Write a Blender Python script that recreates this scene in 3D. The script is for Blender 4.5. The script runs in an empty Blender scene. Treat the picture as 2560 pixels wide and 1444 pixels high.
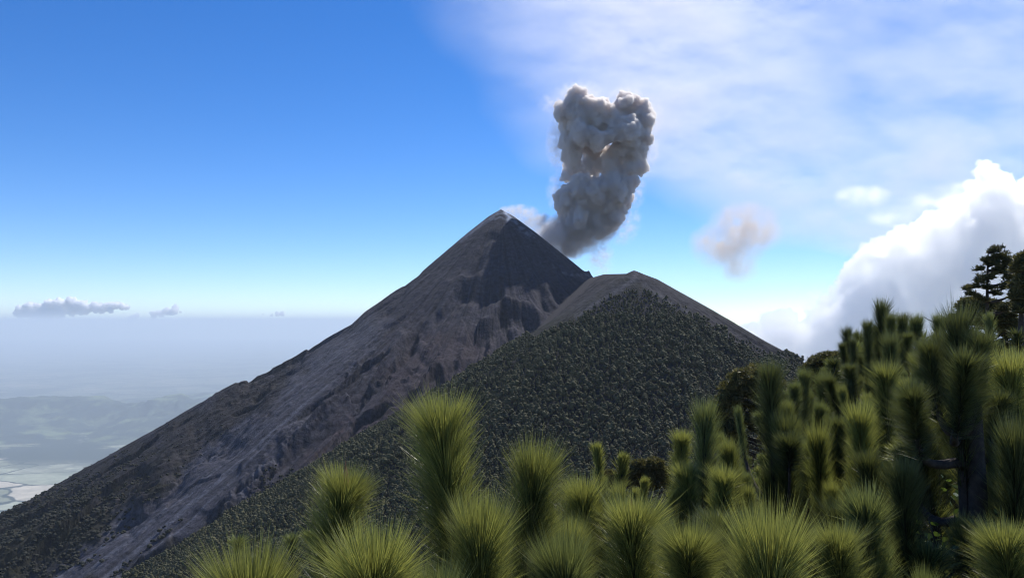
import bpy, math, random
import numpy as np
from mathutils import Vector, Matrix, Quaternion

# ------------------------------------------------------------------ camera, sky, sun, exposure
sc = bpy.context.scene
F = 2009.0                                  # focal length in pixels of the 2560 px wide photograph
PITCH = math.atan((806 - 722) / F)          # eye-level horizon lies at y = 806
CP, SP = math.cos(PITCH), math.sin(PITCH)
cd = bpy.data.cameras.new('camera'); cam = bpy.data.objects.new('camera', cd)
sc.collection.objects.link(cam); sc.camera = cam
cd.sensor_width = 36; cd.lens = 36 * F / 2560; cd.clip_start = 0.1; cd.clip_end = 250000
cam.location = (0, 0, 0); cam.rotation_euler = (math.pi / 2 + PITCH, 0, 0)

SUN_AZ, SUN_EL = math.radians(30), math.radians(52)
world = bpy.data.worlds.new('World'); sc.world = world; world.use_nodes = True
wn = world.node_tree.nodes; wl = world.node_tree.links
sky = wn.new('ShaderNodeTexSky'); sky.sky_type = 'NISHITA'; sky.sun_disc = False
sky.sun_elevation = SUN_EL; sky.sun_rotation = SUN_AZ; sky.altitude = 3000
sky.air_density = 1.0; sky.dust_density = 0.0; sky.ozone_density = 3.2
hsv = wn.new('ShaderNodeHueSaturation'); hsv.inputs['Saturation'].default_value = 1.32; hsv.inputs['Hue'].default_value = .509; wl.new(sky.outputs[0], hsv.inputs['Color'])
wl.new(hsv.outputs[0], wn['Background'].inputs[0]); wn['Background'].inputs[1].default_value = 0.125
sl = bpy.data.lights.new('sun', 'SUN'); sl.energy = 4.6; sl.angle = math.radians(0.5); sl.color = (1, .955, .88)
sun = bpy.data.objects.new('sun', sl); sc.collection.objects.link(sun)
SUNDIR = Vector((math.sin(SUN_AZ) * math.cos(SUN_EL), math.cos(SUN_AZ) * math.cos(SUN_EL), math.sin(SUN_EL)))
sun.rotation_euler = SUNDIR.to_track_quat('Z', 'Y').to_euler()
sc.view_settings.view_transform = 'Standard'; sc.view_settings.look = 'None'
sc.view_settings.exposure = 0.3; sc.view_settings.gamma = 1.0
sc.render.engine = 'CYCLES'
cy = sc.cycles
cy.use_denoising = True; cy.use_adaptive_sampling = False; cy.pixel_filter_type = 'BLACKMAN_HARRIS'; cy.filter_width = 1.05
cy.max_bounces = 32; cy.diffuse_bounces = 3; cy.glossy_bounces = 2; cy.transmission_bounces = 4
cy.transparent_max_bounces = 8; cy.volume_bounces = 32
cy.volume_step_rate = 1.0; cy.volume_max_steps = 128
cy.sample_clamp_indirect = 6.0

# ------------------------------------------------------------------ helpers
COL = sc.collection
def at(px, py, dist):
    u = (px - 1280) / F; v = (722 - py) / F
    d = np.array([u, CP - v * SP, SP + v * CP]); return d * (dist / d[1])
def proj(x, y, z):
    w = np.maximum(y * CP + z * SP, 1e-3); v = -y * SP + z * CP
    return 1280 + F * x / w, 722 - F * v / w
def hsh(ix, iy, iz, s):
    n = (ix.astype(np.int64) * 374761393 + iy.astype(np.int64) * 668265263 + iz * 2147483647 % 4294967291 + s * 1274126177) & 0xffffffff
    n = ((n ^ (n >> 13)) * 1274126177) & 0xffffffff
    n = ((n ^ (n >> 15)) * 2246822519) & 0xffffffff
    return ((n ^ (n >> 16)) & 0xffff) / 65535.0
def noise2(x, y, s=0):
    x = np.asarray(x, float); y = np.asarray(y, float)
    x0 = np.floor(x); y0 = np.floor(y); fx = x - x0; fy = y - y0; r = 0
    ux = fx**3 * (fx * (fx * 6 - 15) + 10); uy = fy**3 * (fy * (fy * 6 - 15) + 10)
    for dx in (0, 1):
        for dy in (0, 1):
            a = hsh(x0 + dx, y0 + dy, 0, s) * 2 * np.pi
            r = r + (np.cos(a) * (fx - dx) + np.sin(a) * (fy - dy)) * (ux if dx else 1 - ux) * (uy if dy else 1 - uy)
    return r * 1.5
def fbm(x, y, o=4, s=0, g=.5):
    r = 0; a = 1
    for i in range(o): r = r + a * noise2(x * 2**i + 17.3 * i, y * 2**i - 9.1 * i, s + i); a *= g
    return r
def ridged(x, y, o=4, s=0, g=.5):
    r = 0; a = 1; t = 0
    for i in range(o): r = r + a * (1 - 2.2 * np.abs(noise2(x * 2**i + 17.3 * i, y * 2**i - 9.1 * i, s + i))); t += a; a *= g
    return r / t
def worley3(P, s=0):
    C = np.floor(P); f = P - C; best = np.full(len(P), 9.0)
    for dx in (-1, 0, 1):
        for dy in (-1, 0, 1):
            for dz in (-1, 0, 1):
                ix, iy, iz = C[:, 0] + dx, C[:, 1] + dy, (C[:, 2] + dz).astype(np.int64)
                a = hsh(ix, iy, iz * 7919, s); b = hsh(ix, iy, iz * 7919, s + 11); c = hsh(ix, iy, iz * 7919, s + 23)
                d = (dx + a - f[:, 0])**2 + (dy + b - f[:, 1])**2 + (dz + c - f[:, 2])**2
                best = np.minimum(best, d)
    return np.sqrt(best)
def sstep(a, b, x):
    t = np.clip((x - a) / (b - a), 0, 1); return t * t * (3 - 2 * t)
def smax(a, b, k):
    h = np.clip(.5 + .5 * (a - b) / k, 0, 1); return b + (a - b) * h + k * h * (1 - h)

def tag(o, label=None, cat=None, group=None, kind=None):
    if label: o['label'] = label
    if cat: o['category'] = cat
    if group: o['group'] = group
    if kind: o['kind'] = kind
    return o
def mesh_np(name, V, faces, loops_per=None, mat=None, smooth=False):
    """V (n,3); faces: (m,k) array, or list of arrays of different k"""
    me = bpy.data.meshes.new(name)
    fl = faces if isinstance(faces, list) else [faces]
    fl = [np.asarray(f, dtype=np.int32) for f in fl if len(f)]
    me.vertices.add(len(V)); me.vertices.foreach_set('co', np.asarray(V, dtype=np.float32).ravel())
    loops = np.concatenate([f.ravel() for f in fl]); tot = np.concatenate([np.full(len(f), f.shape[1], dtype=np.int32) for f in fl])
    start = np.concatenate([[0], np.cumsum(tot)[:-1]]).astype(np.int32)
    me.loops.add(len(loops)); me.loops.foreach_set('vertex_index', loops)
    me.polygons.add(len(tot)); me.polygons.foreach_set('loop_start', start)
    try: me.polygons.foreach_set('loop_total', tot)
    except Exception: pass
    if smooth: me.polygons.foreach_set('use_smooth', np.ones(len(tot), dtype=bool))
    me.update(calc_edges=True)
    if mat: me.materials.append(mat)
    return me
def obj(name, me, parent=None, loc=None):
    o = bpy.data.objects.new(name, me); COL.objects.link(o)
    if parent: o.parent = parent
    if loc is not None: o.location = loc
    return o
def empty(name, loc, parent=None):
    o = bpy.data.objects.new(name, None); COL.objects.link(o); o.location = loc; o.empty_display_size = .2
    if parent: o.parent = parent
    return o
def attr(me, name, col):
    a = me.color_attributes.new(name, 'FLOAT_COLOR', 'POINT')
    c = np.ones((len(col), 4), dtype=np.float32); c[:, :3] = col; a.data.foreach_set('color', c.ravel())

class NT:
    def __init__(s, name):
        s.m = bpy.data.materials.new(name); s.m.use_nodes = True; s.t = s.m.node_tree
        s.t.nodes.clear(); s.out = s.n('ShaderNodeOutputMaterial')
    def n(s, typ, **kw):
        x = s.t.nodes.new(typ)
        for k, v in kw.items():
            if k[0] == '_':
                k = k[1:]; k = int(k) if k.isdigit() else k.replace('_', ' ')
                if isinstance(v, bpy.types.NodeSocket): s.t.links.new(v, x.inputs[k])
                else: x.inputs[k].default_value = v
            else: setattr(x, k, v)
        return x
    def l(s, a, b): s.t.links.new(a, b)
    def math(s, op, a, b=0.0, c=None, clamp=False):
        x = s.n('ShaderNodeMath', operation=op, use_clamp=clamp)
        for i, v in enumerate((a, b) if c is None else (a, b, c)):
            if isinstance(v, bpy.types.NodeSocket): s.l(v, x.inputs[i])
            else: x.inputs[i].default_value = v
        return x.outputs[0]
    def mix(s, f, a, b, bt='MIX'):
        x = s.n('ShaderNodeMix', data_type='RGBA', blend_type=bt)
        for i, v in ((0, f), (6, a), (7, b)):
            if isinstance(v, bpy.types.NodeSocket): s.l(v, x.inputs[i])
            elif i == 0: x.inputs[0].default_value = v
            else: x.inputs[i].default_value = (*v, 1)
        return x.outputs[2]
    def noise(s, vec, scale, detail=4, rough=.55):
        x = s.n('ShaderNodeTexNoise'); x.inputs['Scale'].default_value = scale; x.inputs['Detail'].default_value = detail
        x.inputs['Roughness'].default_value = rough
        if vec is not None: s.l(vec, x.inputs['Vector'])
        return x.outputs[0]
    def ramp(s, v, a, b, lo=0.0, hi=1.0):
        x = s.n('ShaderNodeMapRange', clamp=True, _1=a, _2=b, _3=lo, _4=hi); s.l(v, x.inputs[0]); return x.outputs[0]

# ------------------------------------------------------------------ terrain
A1 = at(1252, 523, 1300.0); A2 = at(1585, 676, 800.0)
PR = np.array([0, 20, 55, 129, 223, 395, 809, 1600, 3500, 9000.])
PZ = np.array([0, 12, 40, 105, 175, 270, 512, 935, 1830, 2700.])
QR = np.array([0, 23, 152, 456, 1140, 6000.]); QZ = np.array([0, 9, 86, 272, 640, 2900.])
def seg_dist(px, py, pts):
    best = np.full(px.shape, 1e9)
    for (x0, y0), (x1, y1) in zip(pts[:-1], pts[1:]):
        dx, dy = x1 - x0, y1 - y0; t = np.clip(((px - x0) * dx + (py - y0) * dy) / (dx * dx + dy * dy), 0, 1)
        best = np.minimum(best, np.hypot(px - x0 - t * dx, py - y0 - t * dy))
    return best
def poly_mask(px, py, poly, soft=14):
    """soft mask inside a polygon (px), 0..1"""
    inside = np.zeros(px.shape, bool); n = len(poly); j = n - 1
    for i in range(n):
        xi, yi = poly[i]; xj, yj = poly[j]
        c = ((yi > py) != (yj > py)) & (px < (xj - xi) * (py - yi) / (yj - yi + 1e-9) + xi)
        inside ^= c; j = i
    d = seg_dist(px, py, list(poly) + [poly[0]])
    return np.clip(.5 + np.where(inside, d, -d) / (2 * soft), 0, 1)
SCREE = [(905, 800), (975, 790), (900, 900), (780, 1030), (650, 1180), (480, 1330), (300, 1444), (60, 1500), (90, 1430), (330, 1290), (560, 1100), (700, 960), (820, 840)]
def cone1(X, Y, detail=True):
    dx = X - A1[0]; dy = Y - A1[1]; r = np.hypot(dx, dy); c = dx / np.maximum(r, 1)
    z = A1[2] - np.interp(r * (1 - .06 * np.clip(c, 0, 1)), PR, PZ)
    if not detail: return z
    th = np.arctan2(dx, -dy)
    w = th + .03 * fbm(X / 260, Y / 260, 2, 5)
    amp = sstep(25, 260, r) * (1 + np.clip(r - 300, 0, 900) / 700)
    px, py = proj(X, Y, z); wb = 22 * noise2(px / 90, py / 90, 7)
    scr = poly_mask(px + wb, py + wb, SCREE, 18); calm = (1 - .85 * scr) * (1 - .5 * sstep(0, 60, py - (1262 - .545 * px) + 40) * (1 - sstep(60, 160, py - (1262 - .545 * px))) * (px < 920))
    g = ridged(w * 5.5, r / 900, 3, 31) * 14 + sstep(100, 380, r) * ridged(w * 15, r / 600, 3, 37) * 9.0 * (0.35 + sstep(-.2, .5, fbm(X / 150, Y / 150, 2, 9)))
    sl_ = py - (1262 - .545 * px); rim_ = sstep(-80, 0, sl_) * (1 - sstep(70, 170, sl_)) * sstep(-100, 200, px) * (1 - sstep(820, 980, px))
    z = z + (g * (1 - .6 * rim_) - 7) * amp * .62 * (1 - .5 * scr)
    rock = sstep(-.10, .35, fbm(w * 9, r / 300, 3, 77)) * calm
    wv_ = w + .008 * fbm(X / 60, Y / 60, 2, 12)
    z = z + amp * sstep(100, 380, r) * rock * (ridged(wv_ * 34, r / 210, 5, 51, .6) * 4.6 + (ridged(wv_ * 80, r / 120, 3, 53) + .6 * fbm(X / 11, Y / 11, 3, 59)) * 1.5)
    z = z + amp * sstep(60, 300, r) * (fbm(wv_ * 70, r / 260, 3, 66) * 1.1) + fbm(X / 30, Y / 30, 3, 65) * 0.6 * amp * calm
    rk = sstep(.05, .4, fbm(w * 16, r / 210, 3, 177)) * calm * sstep(150, 420, r)
    z = z + amp * rk * (ridged(X / 24, Y / 24, 3, 151) * 6.5 + ridged(X / 9, Y / 9, 2, 155) * 3.0 - 2.0)
    # short lava cliffs: steps that face down slope
    cl = fbm(w * 7, r / 130, 3, 88); z = z - 12 * amp * calm * sstep(.20, .27, cl) * sstep(150, 400, r) * (1 - sstep(900, 1300, r))
    return z
def cone2(X, Y):
    dx = X - A2[0]; dy = Y - A2[1]; r = np.hypot(dx, dy); th = np.arctan2(dx, -dy)
    c = dx / np.maximum(r, 1); z = A2[2] - np.interp(r * (1 + .16 * np.clip(-c, 0, 1) * np.exp(-r / 220)), QR, QZ)
    amp = sstep(15, 220, r)
    z = z + amp * ((ridged(th * 6 + .1 * fbm(X / 160, Y / 160, 2, 8), r / 700, 3, 91) - .35) * 7 + fbm(X / 70, Y / 70, 4, 93) * 3)
    return z
# far ridge that joins the second peak to the main cone
S0 = at(1512, 683, 900.0); S1 = at(1478, 688, 1190.0)
def saddle(X, Y):
    pts = [(A2[0], A2[1], A2[2] - 3), (S0[0], S0[1], S0[2] - 1), (S1[0], S1[1], S1[2] - 4)]
    best = np.full(X.shape, -1e9)
    for (x0, y0, z0), (x1, y1, z1) in zip(pts[:-1], pts[1:]):
        dx, dy = x1 - x0, y1 - y0; t = np.clip(((X - x0) * dx + (Y - y0) * dy) / (dx * dx + dy * dy), 0, 1)
        d = np.hypot(X - x0 - t * dx, Y - y0 - t * dy)
        best = np.maximum(best, z0 + t * (z1 - z0) - .95 * np.maximum(np.sqrt(d * d + 36) - 6, 0))
    return best
def camhill(X, Y):
    z = -1.9 - .42 * Y + .50 * np.where(X > 0, X, X * 1.15) - .00012 * np.maximum(Y - 40, 0)**2 * sstep(0, 1, X / 400 + 1)
    z = z - .9 * np.exp(-((X)**2 + (Y)**2) / 4) * 0
    return z + fbm(X / 9, Y / 9, 4, 13) * .5 * sstep(2, 14, np.hypot(X, Y)) + .08 * fbm(X / 1.3, Y / 1.3, 3, 15)
# sculpted strokes on the main cone, drawn where the photograph shows gullies (-) and ribs (+): points, half width (px), height (m)
STROKES = [
    ([(850, 812), (770, 860), (640, 990), (560, 1075), (420, 1190), (300, 1275), (90, 1430)], 42, -17),
    ([(905, 790), (800, 838), (640, 935), (500, 1010), (330, 1110), (150, 1200)], 30, 4),
    ([(560, 1080), (470, 1140), (380, 1230), (330, 1300)], 26, -12),
    ([(1010, 850), (900, 950), (820, 1010), (700, 1110), (600, 1170)], 16, 9),
    ([(1040, 870), (950, 960), (850, 1060), (740, 1150), (640, 1240)], 14, -9),
    ([(1070, 800), (1150, 700), (1210, 690), (1260, 700)], 18, 9),
    ([(1075, 845), (1100, 790), (1150, 745), (1245, 735)], 15, -9),
    ([(1200, 800), (1270, 765), (1330, 775), (1350, 800)], 12, 10),
    ([(1130, 930), (1190, 850), (1260, 800), (1330, 812)], 20, -13),
    ([(1060, 900), (1000, 985), (950, 1040)], 14, -8),
    ([(1180, 880), (1080, 930), (1010, 1020), (930, 1100)], 15, 7),
    ([(1255, 880), (1170, 930), (1100, 960)], 12, -6),
    ([(1365, 715), (1385, 760), (1400, 780)], 9, 7), ([(1345, 720), (1370, 775)], 8, -7),
    ([(1240, 590), (1200, 640), (1160, 690)], 9, -6), ([(1240, 730), (1290, 700), (1320, 695)], 7, -6),
    ([(1370, 655), (1400, 680), (1450, 690), (1490, 688)], 7, 6),
    ([(905, 1060), (870, 1120), (800, 1180)], 12, 6), ([(820, 1060), (760, 1120), (700, 1170)], 9, -5),
    ([(745, 868), (700, 905), (610, 965)], 10, -7), ([(1043, 690), (1000, 745), (960, 775)], 10, -5),
]
def terrain_z(X, Y, full=True):
    c1 = cone1(X, Y)
    px, py = proj(X, Y, cone1(X, Y, False))
    if full:
        near = (Y < A1[1]) & (px > -200) & (px < 1600) & (py > 540)
        i = np.nonzero(near)
        x, y = px[i], py[i]; dz = np.zeros(len(x)); wob = 16 * noise2(x / 90, y / 90, 4) + 4 * noise2(x / 22, y / 22, 6)
        for pts, w, h in STROKES:
            d = np.abs(seg_dist(x + wob, y + wob * .7, pts)); dz += h * np.exp(-(d / w)**2)
        c1 = c1.copy(); c1[i] += dz * (Y[i] / 1300.0)
    c2 = cone2(X, Y)
    return c1, c2, saddle(X, Y), camhill(X, Y), px, py
def zone_z(X, Y):
    c1, c2, sd, ch, px, py = terrain_z(X, Y)
    z = smax(c1, sd, 6); z = smax(z, c2, 5); far = z
    return smax(z, ch, 3), c1, c2, sd, ch

az = np.linspace(-1.05, .95, 1750); dd = np.concatenate([np.geomspace(1.2, 380, 240)[:-1], np.geomspace(380, 1420, 760)[:-1], np.geomspace(1420, 6500, 90)])
TA, D = np.meshgrid(az, dd); X = TA * D; Y = D * 1.0
Z, C1, C2, SD, CH = zone_z(X, Y)
nr, nc = X.shape
PX, PY = proj(X, Y, Z)
V = np.stack([X, Y, Z], -1).reshape(-1, 3)
# colours that belong to the ground itself: scree, lava rock, oxidised red patches, scrub soil
f1 = fbm(X / 60, Y / 60, 4, 201); f2 = fbm(X / 17, Y / 17, 4, 211)
th1 = np.arctan2(X - A1[0], -(Y - A1[1])); r1 = np.hypot(X - A1[0], Y - A1[1])
streak = fbm(th1 * 60, r1 / 260, 4, 221); streak2 = fbm(th1 * 26 + .06 * f1, r1 / 170, 4, 231)
wob = 26 * fbm(PX / 90, PY / 90, 3, 7)
col = np.empty(X.shape + (3,)); col[:] = (.098, .086, .092)
def put(mask, c, k=1.0):
    m = np.clip(mask, 0, 1)[..., None] * k; col[:] = col * (1 - m) + np.array(c) * m
put(sstep(.0, .55, streak2), (.060, .055, .062), .8)
wth = th1 + .03 * fbm(X / 260, Y / 260, 2, 5); put(sstep(.05, .4, fbm(wth * 16, r1 / 210, 3, 177)) * sstep(150, 420, r1), (.062, .058, .066), .75)
put(sstep(.1, .6, streak), (.128, .116, .122), .6)
scree = poly_mask(PX + wob, PY + wob, SCREE, 16)
put(scree, (.128, .118, .126), .85); long_ = fbm(th1 * 48, r1 / 1300, 3, 261); put(scree * sstep(-.1, .4, long_), (.180, .170, .176), .85); put(scree * sstep(.1, .5, fbm(th1 * 95, r1 / 900, 3, 271)), (.088, .082, .088), .6)
put((1 - scree) * sstep(.15, .5, long_) * sstep(200, 500, r1), (.135, .122, .125), .5)
put(scree * sstep(.1, .5, fbm(th1 * 140, r1 / 300, 3, 241)), (.085, .078, .084), .7)
lower = poly_mask(PX + wob, PY + wob, [(-300, 1240), (0, 1262), (330, 1110), (640, 935), (800, 845), (820, 850), (700, 955), (560, 1090), (430, 1200), (300, 1290), (60, 1450), (-300, 1700)], 14)
put(lower, (.072, .064, .060), .85); put(lower * sstep(0, .5, f2) * sstep(1050, 1250, PY), (.05, .048, .034), .8); put(lower * sstep(.25, .6, f1), (.092, .078, .070), .5)
red = poly_mask(PX + wob, PY + wob, [(980, 1010), (1000, 1040), (900, 1130), (760, 1250), (600, 1380), (480, 1444), (430, 1430), (620, 1290), (760, 1160), (880, 1060)], 20)
put(red, (.115, .085, .08), .6); put(red * sstep(0, .5, f2), (.16, .095, .078), .45)
red2 = poly_mask(PX + wob, PY + wob, [(1000, 880), (1150, 820), (1260, 860), (1300, 900), (1230, 950), (1100, 1000), (980, 1040), (900, 1060)], 25)
put(red2, (.105, .078, .078), .6)
summit = poly_mask(PX, PY, [(1248, 515), (1275, 530), (1330, 580), (1348, 604), (1325, 596), (1275, 556), (1255, 545), (1215, 556), (1150, 606), (1160, 590), (1210, 550)], 5)
put(summit * sstep(-.3, .35, fbm(X / 9, Y / 9, 3, 303)), (.34, .33, .33), .75)
put(np.exp(-(seg_dist(PX, PY, [(1262, 530), (1275, 543), (1270, 548)]) / 4)**2), (.75, .75, .75), .9)
put(np.exp(-(seg_dist(PX, PY, [(1245, 533), (1215, 552), (1165, 592)]) / 3)**2), (.36, .33, .32), .7)
put(np.exp(-(seg_dist(PX, PY, [(1372, 655), (1392, 678), (1430, 687), (1488, 688)]) / 3.5)**2) * sstep(-.4, .3, f2), (.25, .22, .21), .7)
put(np.exp(-(seg_dist(PX, PY, [(1105, 630), (1170, 585), (1130, 610)]) / 3)**2), (.22, .2, .2), .5)
lowveg = sstep(1230, 1330, PY + .25 * PX * 0 + wob) * (PX < 1200) * (1 - scree)
put(lowveg, (.055, .052, .035), .7)
# second cone
is2 = sstep(-2, 4, C2 - np.maximum(C1, SD))
c2c = np.empty_like(col); c2c[:] = (.088, .080, .078)
f3 = fbm(X / 25, Y / 25, 4, 401)
tr = sstep(.0, .5, f3)[..., None]; c2c = c2c * (1 - .5 * tr) + np.array((.085, .08, .06)) * .5 * tr
vg = (sstep(745, 800, PY + .25 * np.abs(PX - 1560)) * (1 - sstep(-10, 10, 0 * PX - 1 - 0)) if False else sstep(770, 830, PY + .15 * np.abs(PX - 1540)))[..., None] * .6; c2c = c2c * (1 - vg) + np.array((.066, .062, .044)) * vg
band = poly_mask(PX, PY, [(1560, 670), (1590, 676), (1700, 735), (1850, 818), (1990, 898), (1900, 888), (1790, 820), (1690, 762), (1610, 712)], 8)
c2c = c2c * (1 - .85 * band[..., None]) + np.array((.088, .078, .078)) * .85 * band[..., None]
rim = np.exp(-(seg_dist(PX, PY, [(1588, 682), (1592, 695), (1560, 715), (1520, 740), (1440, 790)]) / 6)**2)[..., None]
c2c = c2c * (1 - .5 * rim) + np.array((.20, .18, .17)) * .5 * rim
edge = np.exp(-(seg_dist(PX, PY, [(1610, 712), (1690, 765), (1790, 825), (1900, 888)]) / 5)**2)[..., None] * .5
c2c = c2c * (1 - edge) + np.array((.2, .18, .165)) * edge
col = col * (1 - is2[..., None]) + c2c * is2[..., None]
isd = (sstep(-1, 3, SD - np.maximum(C1, C2)))[..., None]; col = col * (1 - isd) + np.array((.10, .085, .08)) * isd
# grass slope under the camera
ish = (CH > np.maximum(np.maximum(C1, C2), SD))[..., None]
g = sstep(-.4, .6, fbm(X / 2.5, Y / 2.5, 4, 501))[..., None]
col = np.where(ish, np.array((.075, .062, .036)) * (1 - g) + np.array((.13, .105, .06)) * g, col)

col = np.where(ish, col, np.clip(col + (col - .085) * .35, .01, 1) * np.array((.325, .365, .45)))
gi = np.arange(nr * nc).reshape(nr, nc)
quads = np.stack([gi[:-1, :-1], gi[:-1, 1:], gi[1:, 1:], gi[1:, :-1]], -1).reshape(-1, 4)

t = NT('volcanic_ground')
a = t.n('ShaderNodeVertexColor', layer_name='ground_colour'); uv = t.n('ShaderNodeVertexColor', layer_name='slope_coords')
geo = t.n('ShaderNodeNewGeometry')
fine = t.noise(geo.outputs['Position'], .16, 8, .75); fine2 = t.noise(geo.outputs['Position'], .06, 6, .65)
stv = t.n('ShaderNodeVectorMath', operation='MULTIPLY', _1=(90, 1.4, 1)); t.l(uv.outputs[0], stv.inputs[0])
st = t.noise(stv.outputs[0], 3.0, 5, .6)
c = t.mix(1.0, a.outputs[0], t.n('ShaderNodeCombineColor').outputs[0], 'MULTIPLY')
val = t.math('MULTIPLY', t.ramp(fine, .36, .64, .5, 1.6), t.ramp(st, .3, .7, .86, 1.15))
vm = t.n('ShaderNodeVectorMath', operation='SCALE'); t.l(a.outputs[0], vm.inputs[0]); t.l(val, vm.inputs['Scale'])
bump = t.n('ShaderNodeBump', _Strength=.9, _Distance=3.5)
t.l(t.math('ADD', t.math('MULTIPLY', fine2, 1.2), t.math('ADD', t.math('MULTIPLY', fine, .35), t.math('MULTIPLY', st, .2))), bump.inputs['Height'])
bs = t.n('ShaderNodeBsdfPrincipled', _Roughness=1.0); bs.inputs['Specular IOR Level'].default_value = .15
t.l(vm.outputs[0], bs.inputs['Base Color']); t.l(bump.outputs[0], bs.inputs['Normal']); t.l(bs.outputs[0], t.out.inputs[0])
M_GROUND = t.m
def slope_coords(X, Y):
    th = np.arctan2(X - A1[0], -(Y - A1[1])); r = np.hypot(X - A1[0], Y - A1[1])
    return np.stack([th, r / 300.0, 0 * r], -1)
# split the sheet: the volcano massif and the near slope
nsplit = int(np.searchsorted(dd, 380.0))
def sheet(name, r0, r1):
    sub = V.reshape(nr, nc, 3)[r0:r1].reshape(-1, 3); n = r1 - r0
    g_ = np.arange(n * nc).reshape(n, nc)
    q = np.stack([g_[:-1, :-1], g_[:-1, 1:], g_[1:, 1:], g_[1:, :-1]], -1).reshape(-1, 4)
    me = mesh_np(name, sub, q, mat=M_GROUND, smooth=True)
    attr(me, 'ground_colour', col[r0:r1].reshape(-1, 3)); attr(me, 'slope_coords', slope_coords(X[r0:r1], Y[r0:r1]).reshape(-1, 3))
    return tag(obj(name, me), kind='structure')
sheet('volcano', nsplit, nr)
sheet('near_slope', 0, nsplit + 1)

# ------------------------------------------------------------------ plain and hills far below
PLAIN = -2600.0
t = NT('farmland')
geo = t.n('ShaderNodeNewGeometry'); P = geo.outputs['Position']
sep = t.n('ShaderNodeSeparateXYZ'); t.l(P, sep.inputs[0])
warp = t.n('ShaderNodeTexNoise', _Scale=.0006, _Detail=4.0); t.l(P, warp.inputs['Vector'])
wv = t.n('ShaderNodeVectorMath', operation='MULTIPLY_ADD', _1=(1500, 1500, 0)); t.l(warp.outputs['Color'], wv.inputs[0]); t.l(P, wv.inputs[2])
vor = t.n('ShaderNodeTexVoronoi', _Scale=.0011); t.l(wv.outputs[0], vor.inputs['Vector'])
hs = t.n('ShaderNodeSeparateColor'); t.l(vor.outputs['Color'], hs.inputs[0])
field = t.mix(t.ramp(hs.outputs[0], .3, .7), (.26, .27, .17), (.62, .54, .42))
field = t.mix(t.ramp(hs.outputs[1], .5, .9), field, (.42, .44, .32))
wood = t.ramp(t.noise(P, .00035, 8, .65), .47, .53)
fineW = t.noise(P, .004, 5, .6)
vor2 = t.n('ShaderNodeTexVoronoi', _Scale=.0011, feature='DISTANCE_TO_EDGE'); t.l(wv.outputs[0], vor2.inputs['Vector'])
near_ = t.ramp(sep.outputs[1], 13500, 15500, .12, 1.0); wood = t.math('MULTIPLY', wood, near_); wood = t.math('MAXIMUM', wood, t.ramp(sep.outputs[1], 16000, 22000, 0, .72)); wood = t.math('MAXIMUM', wood, t.ramp(vor2.outputs[0], .02, .05, 1, 0))
cc = t.mix(wood, field, (.02, .032, .026))
cc = t.mix(t.ramp(fineW, .35, .65, 0, .4), cc, (.035, .05, .035))
bs = t.n('ShaderNodeBsdfDiffuse'); t.l(cc, bs.inputs[0]); t.l(bs.outputs[0], t.out.inputs[0])
gx = np.linspace(-105000, 2900, 60); gy = np.linspace(-5000, 119000, 60)
GX, GY = np.meshgrid(gx, gy); n_ = 60; g_ = np.arange(3600).reshape(60, 60)
q = np.stack([g_[:-1, :-1], g_[:-1, 1:], g_[1:, 1:], g_[1:, :-1]], -1).reshape(-1, 4)
tag(obj('ground', mesh_np('ground', np.stack([GX, GY, np.full_like(GX, PLAIN)], -1).reshape(-1, 3), q, mat=t.m)), kind='structure')
t = NT('hill_forest')
geo = t.n('ShaderNodeNewGeometry'); P = geo.outputs['Position']
nz = t.noise(P, .0012, 6, .6)
cc = t.mix(t.ramp(nz, .5, .62), (.02, .032, .026), (.13, .16, .08))
bs = t.n('ShaderNodeBsdfDiffuse'); t.l(cc, bs.inputs[0]); t.l(bs.outputs[0], t.out.inputs[0])
hx = np.linspace(-19000, -1500, 330); hy = np.linspace(15500, 33000, 300)
HX, HY = np.meshgrid(hx, hy)
wx = HX + 700 * fbm(HX / 3000, HY / 3000, 2, 3); wy = HY + 700 * fbm(HX / 3000, HY / 3000, 2, 4)
hh = ridged(wx / 4200, wy / 4200, 6, 11, .52)
env = np.exp(-((HY - 20800 - .12 * (HX + 10000)) / 2300)**2) + .55 * np.exp(-((HY - 26500) / 2600)**2) * sstep(-14500, -8000, HX)
env = env * sstep(-19000, -17000, HX) * (1 - sstep(-4500, -1600, HX))
hz = PLAIN - 40 + env * np.clip(330 + 620 * hh, 0, 900) + 25 * env * fbm(HX / 300, HY / 300, 3, 8)
hz = np.minimum(hz, PLAIN + 640 + 60 * fbm(HX / 900, HY / 900, 3, 5))
g_ = np.arange(hx.size * hy.size).reshape(hy.size, hx.size)
q = np.stack([g_[:-1, :-1], g_[:-1, 1:], g_[1:, 1:], g_[1:, :-1]], -1).reshape(-1, 4)
tag(obj('hills', mesh_np('hills', np.stack([HX, HY, hz], -1).reshape(-1, 3), q, mat=t.m, smooth=True)), kind='structure')

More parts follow.
